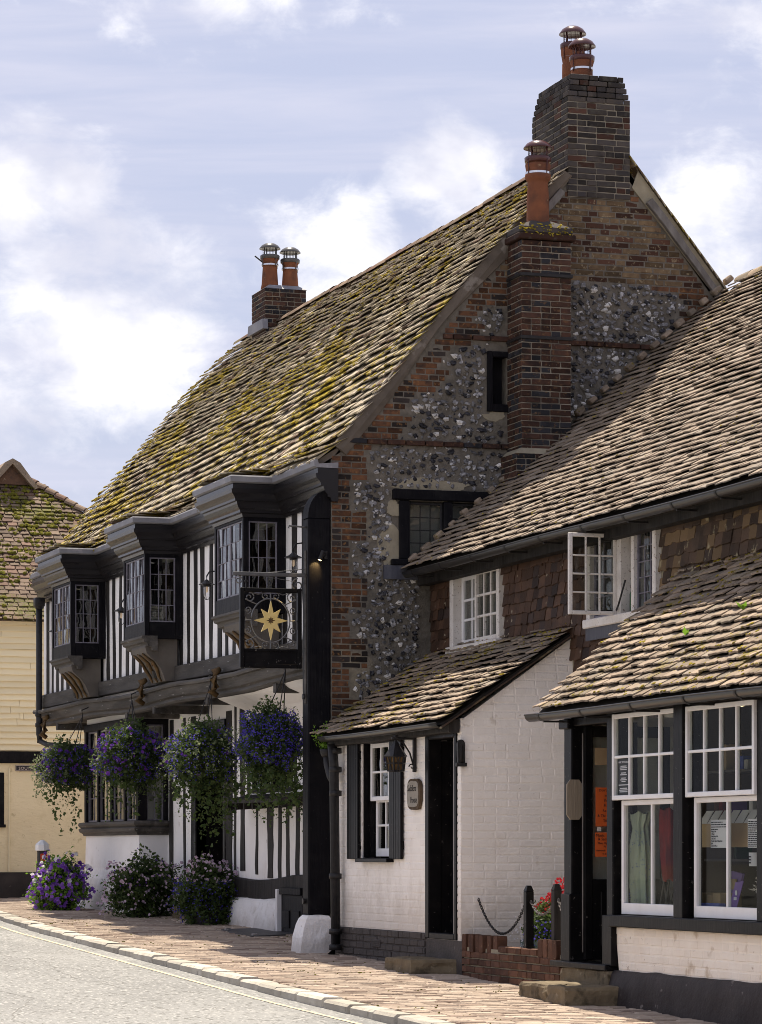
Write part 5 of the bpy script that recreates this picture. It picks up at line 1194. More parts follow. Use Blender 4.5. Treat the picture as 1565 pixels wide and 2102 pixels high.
m.loft(secs, True, True); part('padstone', m, M['rough_render'], ps)
# iron arm
m = MB(); m.box(-1.02, -.245, .08, .105, 3.845, 3.885, .004); part('iron_arm', m, M['glint_iron'], ps)
def scroll(c, r, turns, d=1, a0=0.0, n=26):
    return [(c[0]+r*(1-.8*i/n)*math.cos(a0+d*turns*6.283*i/n), c[1], c[2]+r*(1-.8*i/n)*math.sin(a0+d*turns*6.283*i/n)) for i in range(n+1)]
m = MB(); m.tube(scroll((-.33, .092, 3.76), .07, 1.4, 1, 1.57), .008, 6); part('scroll', m, M['glint_iron'], ps); m = MB(); m.tube(scroll((-.96, .092, 3.80), .045, 1.2, -1, 1.57), .007, 6); part('scroll', m, M['glint_iron'], ps)
m = MB(); m.tube([(-.25, .092, 3.93), (-.75, .092, 3.87)], .004, 5); part('stay', m, M['glint_iron'], ps); m = MB(); m.tube([(-.25, .092, 3.78), (-.72, .092, 3.85)], .003, 5); part('stay', m, M['glint_iron'], ps)
m = MB(); m.tube([(-.24, .1, 4.36), (-.42, .1, 4.37), (-.425, .1, 4.345)], .010, 6); part('hook', m, M['glint_iron'], ps)
for zb in (2.62, .52): m = MB(); m.lathe([(.03, -.275), (.028, -.25)], (0, .1, zb), 10, 'x'); part('bolt', m, M['iron'], ps)
sn = thing('pub_sign', 'black framed hanging sign with gold eight pointed star and scrollwork', 'sign', (-.62, .09, 3.7))
SX0, SX1, SZ0, SZ1, SY = -.945, -.29, 2.905, 3.725, .095
m = MB(); f = .045
m.box(SX0, SX0+f, SY-.025, SY+.025, SZ0, SZ1, .006); m.box(SX1-f, SX1, SY-.025, SY+.025, SZ0, SZ1, .006); m.box(SX0+f, SX1-f, SY-.023, SY+.023, SZ1-f, SZ1-.001, .006); m.box(SX0+f, SX1-f, SY-.023, SY+.023, SZ0+.001, SZ0+f, .006); m.box(SX0+f, SX1-f, SY-.021, SY+.021, 3.075, 3.105, .005)
part('frame', m, M['gloss_black'], sn)
m = MB(); m.box(SX0+f, SX1-f, SY-.010, SY+.010, SZ0+f, 3.076); part('name_board', m, M['gloss_black'], sn)
cx, cz = (SX0+SX1)/2, 3.393; m = MB()
def star(r1, r1d, r2): return [((r1 if i % 4 == 0 else r1d if i % 2 == 0 else r2)*math.sin(i*math.pi/8), (r1 if i % 4 == 0 else r1d if i % 2 == 0 else r2)*math.cos(i*math.pi/8)) for i in range(16)]
o_, h_ = star(.205, .165, .082), star(.05, .04, .022)
o_ = [(x*.88, z) for x, z in o_]
m.wall([(cx+x, cz+z) for x, z in o_], [[(cx+x, cz+z) for x, z in h_]], 'y', SY-.012, .02); part('star', m, M['gold'], sn)
m = MB(); m.lathe([(.05, .002), (.05, .006)], (cx, SY, cz), 14, 'y'); part('star_backing', m, M['carving'], sn)
m = MB(); m.tube([(cx+.205*math.sin(i*6.283/40), SY, cz+.225*math.cos(i*6.283/40)) for i in range(40)], .008, 6, True); part('ring', m, M['glint_iron'], sn)
m = MB()
for sx in (-1, 1):
    m.tube([(cx+sx*.205, SY, cz), (cx+sx*.285, SY, cz)], .006, 5)
    for sz in (-1, 1):
        zt = cz+sz*.245
        m.tube(scroll((cx+sx*.225, SY, zt-sz*.01), .055, 1.3, sx*sz, 1.57*sz), .007, 6); m.tube(scroll((cx+sx*.055, SY, zt+sz*.005), .04, 1.2, -sx*sz, 1.57*sz), .006, 6)
        m.tube(scroll((cx+sx*.24, SY, cz+sz*.105), .038, 1.3, -sx*sz, -1.57*sz), .006, 6)
        m.tube([(cx+sx*.225, SY, zt+sz*.045), (cx+sx*.13, SY, zt+sz*.02), (cx+sx*.055, SY, zt+sz*.045)], .006, 5)
        m.tube([(cx+sx*.27, SY, zt-sz*.03), (cx+sx*.2, SY, cz+sz*.185), (cx+sx*.15, SY, cz+sz*.165)], .006, 5); m.tube([(cx+sx*.275, SY, cz+sz*.09), (cx+sx*.275, SY, cz)], .005, 5)
for sz in (-1, 1): m.tube([(cx, SY, cz+sz*.2), (cx, SY, cz+sz*.29)], .008, 6)
part('scrollwork', m, M['glint_iron'], sn)
m = MB()
for x in (-.88, -.36): m.tube([(x, SY, 3.85), (x, SY, 3.72)], .008, 6); m.tube(scroll((x, SY, 3.785), .02, 1, 1), .006, 5)
part('hanger', m, M['iron'], sn)
def lantern(y, z, x0, label):
    """swan necked wall lantern; hangs from an arm fixed at x0"""
    t = thing('wall_lantern', label, 'lantern', (x0, y, z), 'swan neck glass lanterns on the upper front wall of the pub'); xl = x0-.17
    m = MB(); m.lathe([(.03, 0), (.03, .015)], (x0-.015, y, z+.13), 10, 'x'); m.tube([(x0, y, z+.13), (x0-.08, y, z+.15), (x0-.14, y, z+.14), (xl, y, z+.09), (xl, y, z+.04)], .009, 6); part('arm', m, M['iron'], t)
    m = MB(); m.lathe([(.095, -.008), (.09, .0), (.05, .018), (.028, .035), (.015, .05)], (xl, y, z), 16); m.lathe([(.04, -.03), (.042, -.005)], (xl, y, z), 12)
    for i in range(3):
        a = i*2.094; m.tube([(xl+.047*math.cos(a), y+.047*math.sin(a), z-.01), (xl+.048*math.cos(a), y+.048*math.sin(a), z-.13), (xl+.02*math.cos(a), y+.02*math.sin(a), z-.175), (xl, y, z-.18)], .004, 5)
    part('shade', m, M['iron'], t)
    m = MB(); m.lathe([(.038, -.01), (.039, -.12), (.03, -.15), (.012, -.165), (.001, -.166)], (xl, y, z), 14); part('glass', m, M['lamp_glass'], t, None, None, True)
    m = MB(); m.lathe([(.012, -.02), (.018, -.05), (.014, -.085), (.002, -.10)], (xl, y, z), 10); part('bulb', m, M['amber'], t, None, None, True)
for y, lab in ((12.25, 'glass lantern left of the far oriel window, beside the corner drainpipe'), (8.30, 'glass lantern between the far and middle oriel windows'), (4.10, 'glass lantern on the black and white wall between the middle oriel and the near oriel')):
    lantern(y, 4.10, -.05, lab)
lantern(.62, 4.10, -.05, 'glass lantern half hidden behind the black post above the hanging sign')
def spot(c, d, label, lit=False):
    t = thing('spotlight', label, 'spotlight', c); d = Vector(d).normalized(); c = Vector(c)
    m = MB(); m.tube([c-d*.05, c+d*.05], .024 if lit else .05, 12); part('body', m, M['iron'], t)
    m = MB(); m.tube([c, c+Vector((.06, .03, .01))], .012, 6); m.tube([c+Vector((.055, .03, -.03)), c+Vector((.055, .03, .05))], .02, 6); part('bracket', m, M['iron'], t)
    if lit:
        m = MB(); m.tube([c+d*.045, c+d*.053], .018, 10); part('lens', m, M['bulb'], t)
        l = bpy.data.lights.new('spot_lamp', 'SPOT'); l.energy = 2.2; l.color = (1, .66, .25); l.spot_size = R(85); l.spot_blend = .7; l.shadow_soft_size = .01
        o = bpy.data.objects.new('spot_lamp', l); COL.objects.link(o); o.parent = t; o.location = d*.06; o.rotation_euler = (-(d+Vector((0, .7, 0)))).to_track_quat('Z', 'Y').to_euler()
    return t
spot((-.12, -.06, 4.06), (-.4, .05, -1), 'small lit spotlight throwing a warm glow down the black post', True)
spot((-.20, 10.95, 3.17), (-.3, -.2, 1), 'black floodlight on the beam below the far oriel bracket')
spot((-.20, 6.55, 3.20), (-.3, -.2, 1), 'black floodlight on the beam below the middle oriel bracket')
# lantern, plaque and niche on the lean-to
t = thing('porch_lantern', 'black hexagonal iron lantern on scrolled bracket beside the lean-to door', 'lantern', (0, -2.66, 1.95))
lx, ly, lz = -.20, -2.70, 1.93; m = MB()
m.lathe([(.115, -.005), (.115, .0), (.015, .14), (.012, .165), (.024, .175), (.022, .195), (.001, .2)], (lx, ly, lz), 6); part('roof', m, M['iron'], t)
m = MB()
for i in range(6):
    a = i*6.283/6; b = a+6.283/6; c0, s0 = math.cos(a), math.sin(a); c1, s1 = math.cos(b), math.sin(b)
    m.tube([(lx+.100*c0, ly+.100*s0, lz), (lx+.082*c0, ly+.082*s0, lz-.14)], .008, 5)
    for z, r in ((-.005, .100), (-.07, .091), (-.14, .082)): m.tube([(lx+r*c0, ly+r*s0, lz+z), (lx+r*c1, ly+r*s1, lz+z)], .007, 5)
    for q in (.33, .66): m.tube([(lx+.098*(c0+(c1-c0)*q), ly+.098*(s0+(s1-s0)*q), lz-.01), (lx+.086*(c0+(c1-c0)*(1-q)), ly+.086*(s0+(s1-s0)*(1-q)), lz-.14)], .006, 5)
part('cage', m, M['iron'], t)
m = MB(); m.lathe([(.092, -.01), (.075, -.135)], (lx, ly, lz), 6); part('amber_glass', m, M['carving'], t)
m = MB(); m.box(-.03, .0, -2.72, -2.685, 1.78, 2.16, .004); m.box(-.24, .0, -2.715, -2.69, 2.085, 2.11, .004)
m.tube([(-.19, -2.70, 2.09), (-.12, -2.70, 2.05), (-.06, -2.70, 1.96), (-.03, -2.7, 1.86)], .008, 6); m.tube([(-.04-.03*math.cos(i*.5)*(1-i/16), -2.70, 1.83+.03*math.sin(i*.5)*(1-i/16)) for i in range(14)], .006, 5); m.tube([(-.05-.03*math.cos(i*.5)*(1-i/16), -2.70, 2.135+.025*math.sin(i*.5)*(1-i/16)) for i in range(14)], .006, 5); m.tube([(lx, ly, lz+.19), (lx, ly, 2.09)], .006, 5); part('bracket', m, M['iron'], t)
t = thing('house_plaque', 'carved stone name plaque with dark bark edge between lantern and door', 'plaque', (0, -2.70, 1.57))
def blob(y0, y1, z0, z1, n=26, sd=0, w=.012): 
    out = []
    for i in range(n):
        a = i*6.283/n; c, s = math.cos(a), math.sin(a); k = 1/max(abs(c)**4+abs(s)**4, 1e-6)**.25
        q = 1+noise.noise((c*3+sd, s*3, 0))*w*6; out.append(((y0+y1)/2+(y1-y0)/2*c*k*q, (z0+z1)/2+(z1-z0)/2*s*k*q))
    return out
m = MB(); m.prism(blob(-2.90, -2.53, 1.425, 1.715, sd=1, w=.02), 'x', -.03, .0); part('edge', m, M['bark'], t)
m = MB(); m.prism(blob(-2.865, -2.535, 1.45, 1.695, sd=4), 'x', -.034, -.02); part('face', m, M['slate_plaque'], t)
text('Saddlers', .085, M['ink'], t, (-.035, -2.555, 1.60), 'x', squash=.88, depth=.0008); text('House', .085, M['ink'], t, (-.035, -2.64, 1.49), 'x', squash=.86, depth=.0008)
t = thing('niche_figure', 'small dark arched relief figure on the white wall right of the door', 'ornament', (.03, -3.97, 1.9))
m = MB(); pts = [(-.035+.075*0, 1.86), (.03, 1.86)]; arch = [(-.03, 1.83)]+[(-.0-.035*math.cos(i*math.pi/8), 2.0+.045*math.sin(i*math.pi/8)) for i in range(9)]+[(.035, 1.83)]
m.prism(arch, 'y', -3.985, -3.945); m.box(-.05, .05, -4.0, -3.945, 1.80, 1.835, .004); part('backing', m, M['iron'], t)
m = MB(); m.lathe([(.001, 1.835), (.022, 1.84), (.016, 1.90), (.02, 1.94), (.010, 1.965), (.014, 1.99), (.001, 2.005)], (0, -3.985, 0), 10); part('figure', m, M['old_timber'], t, None, None, True)
t = thing('wooden_plaque', 'blank bare oak board with clipped corners on the shop door post', 'plaque', (.0, -6.75, 1.45))
m = MB(); m.prism([(-.075, 1.33), (-.045, 1.29), (.03, 1.29), (.06, 1.33), (.06, 1.58), (.03, 1.62), (-.045, 1.62), (-.075, 1.58)], 'y', -6.785, -6.762); part('board', m, M['oak_plaque'], t)
# ------------------------------------------------------------------ garden wall, posts and chain
gwl = thing('garden_wall', 'low red brick planter wall between the lean-to and the shop step', 'wall', (.0, -5.2, 0))
m = MB(); m.box(.012, .20, -6.55, -4.03, -.3, .165); core = part('wall_core', m, M['lime'], gwl)
C2 = .066; rows = [(-.26+C2*i, [(4.02, 6.55)]) for i in range(6)]
T = lay_bricks((0, 0, 0), (0, -1, 0), (0, 0, 1), (-1, 0, 0), rows, C2, .222, .010, .008, .05, .004)
T += lay_bricks((0, 0, 0), (0, -1, 0), (0, 0, 1), (-1, 0, 0), [(.136, [(4.95, 5.9)])], C2, .222, .010, .008, .10, .004)
y = 4.0
for a, b in ((4.0, 4.95), (5.9, 6.52)):
    y = a
    while y < b-.05:
        T.append(mat4((.045+random.uniform(-.006, .02)*(1 if random.random() < .5 else -1), -(y+.055), .205), (.10, 0, 0), (0, .104, 0), (0, 0, .155))); y += .114+(.028 if random.random() < .3 else 0)
pieces('brick', BRICKS, T, M['wall_brick'], gwl, 110, 'brickwork')
m = MB(); m.box(.2, 1.05, -6.5, -4.03, -.2, .10); solo('yard_slab', m, M['kerb'], 'pale stone yard strip behind the low brick planter wall', 'paving')  # unseen ground, kept pale so it throws light onto the lean-to side wall
def gpost(y, z1, lab, mat):
    t = thing('chain_post', lab, 'post', (.09, y, .2)); m = MB(); w = .036
    m.box(.09-w, .09+w, y-w, y+w, .05, z1-.05, .006); m.loft([[(.09-w, y-w, z1-.05), (.09+w, y-w, z1-.05), (.09+w, y+w, z1-.05), (.09-w, y+w, z1-.05)], [(.09-w*.5, y-w*.5, z1), (.09+w*.5, y-w*.5, z1), (.09+w*.5, y+w*.5, z1), (.09-w*.5, y+w*.5, z1)]], True, True); part('post', m, M[mat], t)
gpost(-5.46, .735, 'left black chain post on the low brick wall, black paint intact', 'gloss_black'); gpost(-6.12, .755, 'right chain post with worn weathered wood beside the red flowers', 'old_timber')
def chain(a, b, sag, label, mat='iron', n=None):
    t = thing('chain', label, 'chain', a); a, b = Vector(a), Vector(b); L = (b-a).length; n = n or int((L+sag*1.6)/.030); m = MB()
    pts = [a.lerp(b, i/n)-Vector((0, 0, sag*4*(i/n)*(1-i/n))) for i in range(n+1)]
    for i in range(n):
        p, q = pts[i], pts[i+1]; d = (q-p).normalized(); s = d.cross(Vector((.3, .2, 1))).normalized(); u = d.cross(s)
        w = s if i % 2 else u; c = (p+q)/2; l = (q-p).length*.68
        k = MB(); k.tube([c+d*math.cos(g*.785)*l+w*math.sin(g*.785)*.011 for g in range(8)], .0045, 5, True); part('link', k, M[mat], t)
chain((.17, -3.965, .60), (.09, -5.41, .60), .30, 'black chain hanging slack from white wall to left post')
chain((.09, -5.51, .60), (.09, -6.08, .62), .12, 'short chain between the two posts in front of the flowers', 'rafter')
chain((.085, -6.17, .63), (.02, -6.55, .45), .03, 'short chain from right post down to the shop door frame', 'rafter')
# ------------------------------------------------------------------ plants
def leaf_cloud(name, parent, mat, pts, size, seed=0, aspect=.62, fold=.25, up=.3):
    """one small folded leaf or petal blade at every point (numpy); kind stuff"""
    P = np.array(pts, float); n = len(P)
    if n == 0: return
    rg = np.random.default_rng(seed+n); d = rg.normal(size=(n, 3)); d[:, 2] += up; d /= np.linalg.norm(d, axis=1)[:, None]
    s = np.cross(d, rg.normal(size=(n, 3))); s /= np.linalg.norm(s, axis=1)[:, None]; k = np.cross(d, s); L = size*(.55+1.0*rg.random(n)**2.2*1.4)[:, None]
    V = np.stack([P, P+d*L*.5+s*L*aspect*.5+k*L*fold*.5, P+d*L, P+d*L*.5-s*L*aspect*.5+k*L*fold*.5], 1).reshape(-1, 3)
    b = (np.arange(n)*4)[:, None]; F = np.concatenate([b+np.array([[0, 1, 2]]), b+np.array([[0, 2, 3]])]); put(name, np_mesh(name, V, [F]), mat, parent, None, 'stuff')
def blooms(name, parent, mat, pts, size, seed=0, facing=(-.35, -.8, .35)):
    """five petalled open flowers turned outwards"""
    P = np.array(pts, float); n = len(P)
    if n == 0: return
    rg = np.random.default_rng(seed+n); a = rg.normal(size=(n, 3))*.55+np.array(facing); a /= np.linalg.norm(a, axis=1)[:, None]
    u = np.cross(a, rg.normal(size=(n, 3))); u /= np.linalg.norm(u, axis=1)[:, None]; w = np.cross(a, u); S = size*rg.uniform(.7, 1.25, n)[:, None]
    V = [P-a*S*.25]
    for i in range(10):
        r = 1.0 if i % 2 == 0 else .78; V.append(P+(u*math.cos(i*.6283)+w*math.sin(i*.6283))*S*.5*r+a*S*.06*(1 if i % 2 else -1))
    V = np.stack(V, 1).reshape(-1, 3); b = (np.arange(n)*11)[:, None]
    F = np.concatenate([b+np.array([[0, 1+i, 1+(i+1) % 10]]) for i in range(10)]); put(name, np_mesh(name, V, [F]), mat, parent, None, 'stuff')
def shell(c, r, n, rg, inner=.55, zlo=-1., zhi=1., lump=.25, seed=0.):
    out = []
    while len(out) < n:
        d = rg.normal(size=3); d /= np.linalg.norm(d)
        if not zlo <= d[2] <= zhi: continue
        k = 1+lump*noise.noise(Vector(d*2.3)+Vector((seed, 0, 0)))*1.6; q = rg.uniform(inner, 1.03)**.6*k; out.append((c[0]+r[0]*d[0]*q, c[1]+r[1]*d[1]*q, c[2]+r[2]*d[2]*q))
    return out
def strands(c, r, n, rg, lmin, lmax, step=.02, droop=1.0, side=(0, 0), zlo=-.6, zhi=.5, jit=.012):
    out = []
    for _ in range(n):
        d = rg.normal(size=3); d[0] += side[0]; d[1] += side[1]; d /= np.linalg.norm(d)
        if not zlo <= d[2] <= zhi: continue
        p = np.array(c)+np.array(r)*d*.85; v = d*1.0; L = rg.uniform(lmin, lmax); q = 0
        while q < L:
            v = v+np.array((0, 0, -.16*droop))+rg.normal(size=3)*.12; v /= np.linalg.norm(v); p = p+v*step; out.append(tuple(p+rg.normal(size=3)*jit)); q += step
    return out
def basket(c, r, label, seed, blue=900, purple=90, trail=None, hook=(-.14, None, 2.93), silver=1.0, ivy=0):
    rg = np.random.default_rng(seed); t = thing('hanging_basket', label, 'hanging basket', c, 'flower baskets hanging along the jetty'); x, y, z = c
    m = MB(); m.lathe([(.001, -.20), (.10, -.17), (.17, -.08), (.19, .0), (.18, .0), (.16, -.06)], (x, y, z-.02), 16); part('bowl', m, M['bark'], t)
    m = MB(); hy = y if hook[1] is None else hook[1]
    for i in range(3):
        a = i*2.094+.5; m.tube([(x+.18*math.cos(a), y+.18*math.sin(a), z), (hook[0]-.06, hy, hook[2])], .006, 5)
    m.tube([(hook[0]-.06, hy, hook[2]), (hook[0]-.07, hy, hook[2]+.08), (hook[0]+.02, hy, hook[2]+.12)], .009, 6); part('chains', m, M['iron'], t)
    leaf_cloud('foliage', t, M['leaf'], shell(c, r, 4200, rg, .4, seed=seed), .036, seed)
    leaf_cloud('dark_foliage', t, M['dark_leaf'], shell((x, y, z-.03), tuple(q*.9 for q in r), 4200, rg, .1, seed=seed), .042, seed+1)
    tr = strands(c, r, int(70*silver), rg, .10, .38, side=trail or (-.3, 0)); leaf_cloud('trailing_leaves', t, M['silver_leaf'], tr, .027, seed+2)
    low = strands((x, y, z-.1), (r[0], r[1], r[2]*.8), 60, rg, .08, .26, droop=1.6, zlo=-1, zhi=.0); leaf_cloud('hanging_leaves', t, M['leaf'], low, .03, seed+3)
    if ivy:
        iv = strands((x+.05, y-.05, z-.16), (r[0]*.8, r[1]*.75, r[2]*.7), ivy, rg, .25, .62, droop=2.6, zlo=-1, zhi=.2, jit=.022); leaf_cloud('ivy', t, M['leaf'], iv, .040, seed+4, .9)
    up = strands((x, y, z+.1), (r[0]*.8, r[1]*.8, r[2]*.7), 26, rg, .06, .2, droop=-.5, zlo=.2, zhi=1); leaf_cloud('top_sprigs', t, M['silver_leaf'], up, .026, seed+5)
    blooms('blue_flowers', t, M['blue_flower'], shell(c, tuple(q*1.02 for q in r), blue, rg, .86, -.75, .8, seed=seed), .017, seed)
    if purple: blooms('purple_flowers', t, M['purple_flower'], shell(c, tuple(q*1.03 for q in r), purple, rg, .9, -.7, .75, seed=seed), .052, seed+1)
    return t
basket((-.36, .98, 2.20), (.34, .38, .38), 'nearest hanging basket, thick with blue lobelia and long trailing ivy', 41, 2300, 0, (-.6, .2), (-.14, None, 2.93), .7, 75)
basket((-.34, 3.85, 2.12), (.40, .44, .42), 'third hanging basket from the left, mostly green with long leafy tail', 42, 800, 20, (-.5, -.3), (-.14, 4.0, 2.96), 1.3, 55)
basket((-.36, 7.2, 2.22), (.42, .46, .42), 'second hanging basket from the left, dark purple flowers and small ivy tails', 43, 1000, 150, (-.2, -.2), (-.14, 7.8, 2.93), .5, 22)
basket((-.34, 10.9, 2.19), (.36, .42, .34), 'farthest hanging basket at the left corner, purple petunias and pale trails', 44, 800, 110, (-1.1, .3), (-.14, 10.6, 2.85), 1.8, 10)
def planter(name, c, r, label, seed, mats, pot_r, leafm='leaf', n=3000):
    rg = np.random.default_rng(seed); t = thing(name, label, 'planter', c); x, y, z = c
    m = MB(); m.lathe([(pot_r*.75, 0), (pot_r*.8, .02), (pot_r, .24), (pot_r*1.03, .27), (pot_r*.9, .27), (pot_r*.85, .2)], (x, y, z), 20); part('tub', m, M['tub'], t)
    cc = (x, y, z+r[2]*.85)
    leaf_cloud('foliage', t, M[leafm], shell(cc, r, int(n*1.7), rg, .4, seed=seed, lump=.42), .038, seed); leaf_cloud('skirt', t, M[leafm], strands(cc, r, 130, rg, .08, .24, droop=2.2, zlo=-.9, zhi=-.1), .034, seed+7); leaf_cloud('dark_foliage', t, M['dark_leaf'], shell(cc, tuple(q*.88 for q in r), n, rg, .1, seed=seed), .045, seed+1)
    leaf_cloud('sprigs', t, M[leafm], strands(cc, r, 90, rg, .06, .22, droop=.5, zlo=-.8, zhi=1), .028, seed+2)
    for i, (mt, k, s, zl, zh) in enumerate(mats): blooms('flowers', t, M[mt], shell(cc, tuple(q*1.05 for q in r), k, rg, .9, zl, zh, seed=seed, lump=.42), s, seed+i)
    return t
planter('flower_tub', (-.42, 11.05, gz(-.4, 11.05)), (.36, .42, .38), 'sunlit tub of bright violet petunias and white flowers beside the bollard', 51, [('violet_flower', 420, .062, -.6, .8), ('white_flower', 55, .07, .2, 1), ('purple_flower', 60, .055, .2, .9)], .22, 'bright_leaf', 2600)
planter('flower_tub', (.10, 8.42, gz(0, 8.4)), (.46, .46, .40), 'wide green shrub tub with pale pink flowers before the white bay base', 52, [('pink_flower', 420, .040, -.6, .8), ('purple_flower', 120, .02, .1, 1)], .20, 'leaf', 4200)
planter('flower_tub', (.34, 6.1, gz(.3, 6.1)), (.37, .38, .40), 'round bushy tub with blue lobelia and pink flowers on top by the pub door', 53, [('blue_flower', 650, .018, -.7, .6), ('pink_flower', 190, .042, .45, 1)], .21, 'leaf', 3600)
rg = np.random.default_rng(61); t = thing('flower_trough', 'red geraniums over blue and white lobelia behind the chain posts', 'planter', (.36, -5.25, .1))
m = MB(); m.box(.24, .5, -5.72, -4.85, .10, .26, .01); part('trough', m, M['clay_flower_pot'], t)
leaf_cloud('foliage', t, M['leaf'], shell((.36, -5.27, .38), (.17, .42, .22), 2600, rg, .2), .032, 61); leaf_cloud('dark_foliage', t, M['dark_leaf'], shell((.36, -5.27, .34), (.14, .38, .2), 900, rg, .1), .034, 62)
blooms('blue_flowers', t, M['blue_flower'], shell((.34, -5.35, .34), (.18, .40, .22), 420, rg, .85, -.8, .5), .018, 61); blooms('white_flowers', t, M['white_flower'], shell((.34, -5.0, .34), (.18, .2, .2), 190, rg, .85, -.8, .5), .018, 62)
rp = []
for cy_, cz_ in ((-4.92, .50), (-5.05, .52), (-5.2, .58), (-5.3, .50), (-5.38, .64), (-5.5, .70), (-5.56, .60), (-5.66, .68), (-5.45, .55), (-5.62, .76)): rp += shell((.34, cy_, cz_), (.055, .055, .05), 34, rg, .6)
blooms('red_flowers', t, M['red_flower'], rp, .026, 63)
rg = np.random.default_rng(71); t = thing('hopper_plant', 'fresh green weed growing in the rainwater hopper beside the post', 'plant', (-.10, -.17, 2.05))
leaf_cloud('foliage', t, M['bright_leaf'], strands((-.10, -.17, 2.08), (.03, .03, .03), 46, rg, .1, .26, droop=-1.0, zlo=-.2, zhi=1, jit=.012)+shell((-.10, -.17, 2.16), (.05, .05, .1), 160, rg, .1), .028, 71)
t = thing('wall_weeds', 'small dark weeds at the foot of the cream house plinth', 'weeds', (.95, 18.9, .28)); leaf_cloud('foliage', t, M['dark_leaf'], shell((1.0, 18.85, .42), (.25, .1, .16), 260, rg, .1), .04, 72)
bo = thing('bollard', 'black street bollard with white cap and red reflector at the left', 'bollard', (-.44, 12.05, .24)); bx_, by_, bz_ = -.44, 12.05, gz(-.44, 12)
m = MB(); m.lathe([(.085, -.02), (.085, .62), (.072, .64), (.072, .78), (.078, .80)], (bx_, by_, bz_), 8); part('shaft', m, M['iron'], bo)
m = MB(); m.lathe([(.078, .80), (.098, .805), (.098, .88), (.085, .90), (.03, .945), (.001, .95)], (bx_, by_, bz_), 8); part('cap', m, M['bollard_white'], bo)
m = MB(); m.box(bx_-.04, bx_+.055, by_-.082, by_-.066, bz_+.66, bz_+.76); part('reflector', m, M['red_reflector'], bo)
# ------------------------------------------------------------------ things in the shop windows
def paper(name, ax, a0, a1, d, z0, z1, mat, label, cat):
    t = thing(name, label, cat, ((a0+a1)/2, d, z0) if ax == 'y' else (d, (a0+a1)/2, z0)); m = MB(); m.bx(ax, min(a0, a1), max(a0, a1), d, d+.003, z0, z1); part('sheet', m, M[mat], t); return t
n1 = paper('notice', 'y', .150, .455, -6.852, 1.235, 1.555, 'orange', 'upper orange notice on the glass of the open shop door', 'notice')
for i, (s, x, k) in enumerate((("Don't", 0.178, .030), ('In', 0.228, .027), ('IN', 0.221, .031), ('Pl', 0.221, .030), ('Re', 0.211, .030), ('& Thi', 0.165, .032), ('Th', 0.215, .031))): text(s, k, M['ink'], n1, (x, -6.853, 1.522-i*.042), 'y', depth=.0006)
n2 = paper('notice', 'y', .145, .455, -6.852, .985, 1.185, 'orange', 'lower orange notice with opening details on the open shop door', 'notice')
for i, (s, x, k) in enumerate((('Music', 0.151, .033), ('& Sad', 0.169, .033), ('Shop Op', 0.169, .023), ('Fr', 0.221, .022), ('memorab', 0.153, .021), ('T. 01', 0.209, .022))): text(s, k, M['ink'], n2, (x, -6.853, 1.150-i*.030), 'y', depth=.0006)
m = MB(); m.box(.145, .42, -6.845, -6.842, 1.74, 1.88); solo('picture_card', m, M['card'], 'pale brown card high behind the glass of the open shop door', 'card')
m = MB(); m.box(.165, .20, -6.848, -6.845, 1.195, 1.23); solo('label_tag', m, M['white_card'], 'small pale tag between the two orange notices', 'tag')
bp = paper('poster', 'x', -7.705, -7.955, -.008, 1.475, 1.76, 'black_card', 'small black poster with white print in the left shop sash', 'poster')
text('MUSIC MEMORABILIA', .021, M['paper'], bp, (-.0095, -7.83, 1.728), 'x', align='CENTER', depth=.0005)
m = MB(); z = 1.70
for w in (.12, .15, .13, 0, .10, .14, 0, .09, .13, .08, 0, .20, 0, .15, .17, .16):
    if w: m.box(-.0095, -.0085, -7.83-w/2, -7.83+w/2, z, z+.007)
    z -= .0135
part('print', m, M['paper'], bp)
def scarf(name, x, y, prof, mat, label, wav=9, dep=.09):
    t = thing(name, label, 'scarf', (x, y, prof[-1][0])); m = MB(); secs = []
    for z, w, sh in prof:
        row = []
        for i in range(40):
            a = i*6.283/40; k = 1+.16*math.sin(a*wav+z*2)+.07*math.sin(a*(wav+4)-z*5); row.append((x+dep*math.sin(a)*k*(.5+w*1.2), y+sh+w*math.cos(a)*k, z+.012*math.sin(a*5)))
        secs.append(row)
    m.loft(secs, True, False); part('cloth', m, M[mat], t, None, None, True); return t
M['scarf'].node_tree.nodes  # dotted print is part of the weave colour
sc1 = scarf('scarf', .20, -7.66, [(1.335, .17, 0), (1.30, .16, 0), (1.25, .11, -.01), (1.22, .09, -.02), (1.16, .12, -.01), (1.05, .165, .02), (.94, .21, .05), (.89, .205, .05), (.8, .18, .02), (.7, .165, -.01), (.60, .165, -.02)], 'scarf', 'pale green spotted scarf gathered on a stand in the left shop window')
m = MB()
for _ in range(190):
    z = random.uniform(.62, 1.2); w = .09+.11*math.sin(max(0, min(1, (1.22-z)/.36))*1.57); a = random.uniform(3.3, 6.1); k = 1+.16*math.sin(a*9+z*2)+.07*math.sin(a*13-z*5); p = (.20+(.09*math.sin(a)*k*(.5+w*1.2))-.003, -7.68+w*math.cos(a)*k, z); m.lathe([(.004, -.001), (.004, .001)], p, 6, 'x')
part('spots', m, M['blue_card'], sc1, None, 'stuff')
scarf('scarf', .26, -8.14, [(1.36, .13, 0), (1.3, .15, 0), (1.15, .14, 0), (.98, .12, 0), (.84, .11, -.02), (.80, .09, -.02)], 'red_scarf', 'dark red woollen scarf hanging in the left shop window', 6)
m = MB()
for i in range(4): m.tube([(.24, -7.98-i*.1, .60), (.24, -8.08-i*.1, .85)], .008, 5); m.tube([(.26, -8.08-i*.1, .60), (.26, -7.98-i*.1, .85)], .008, 5)
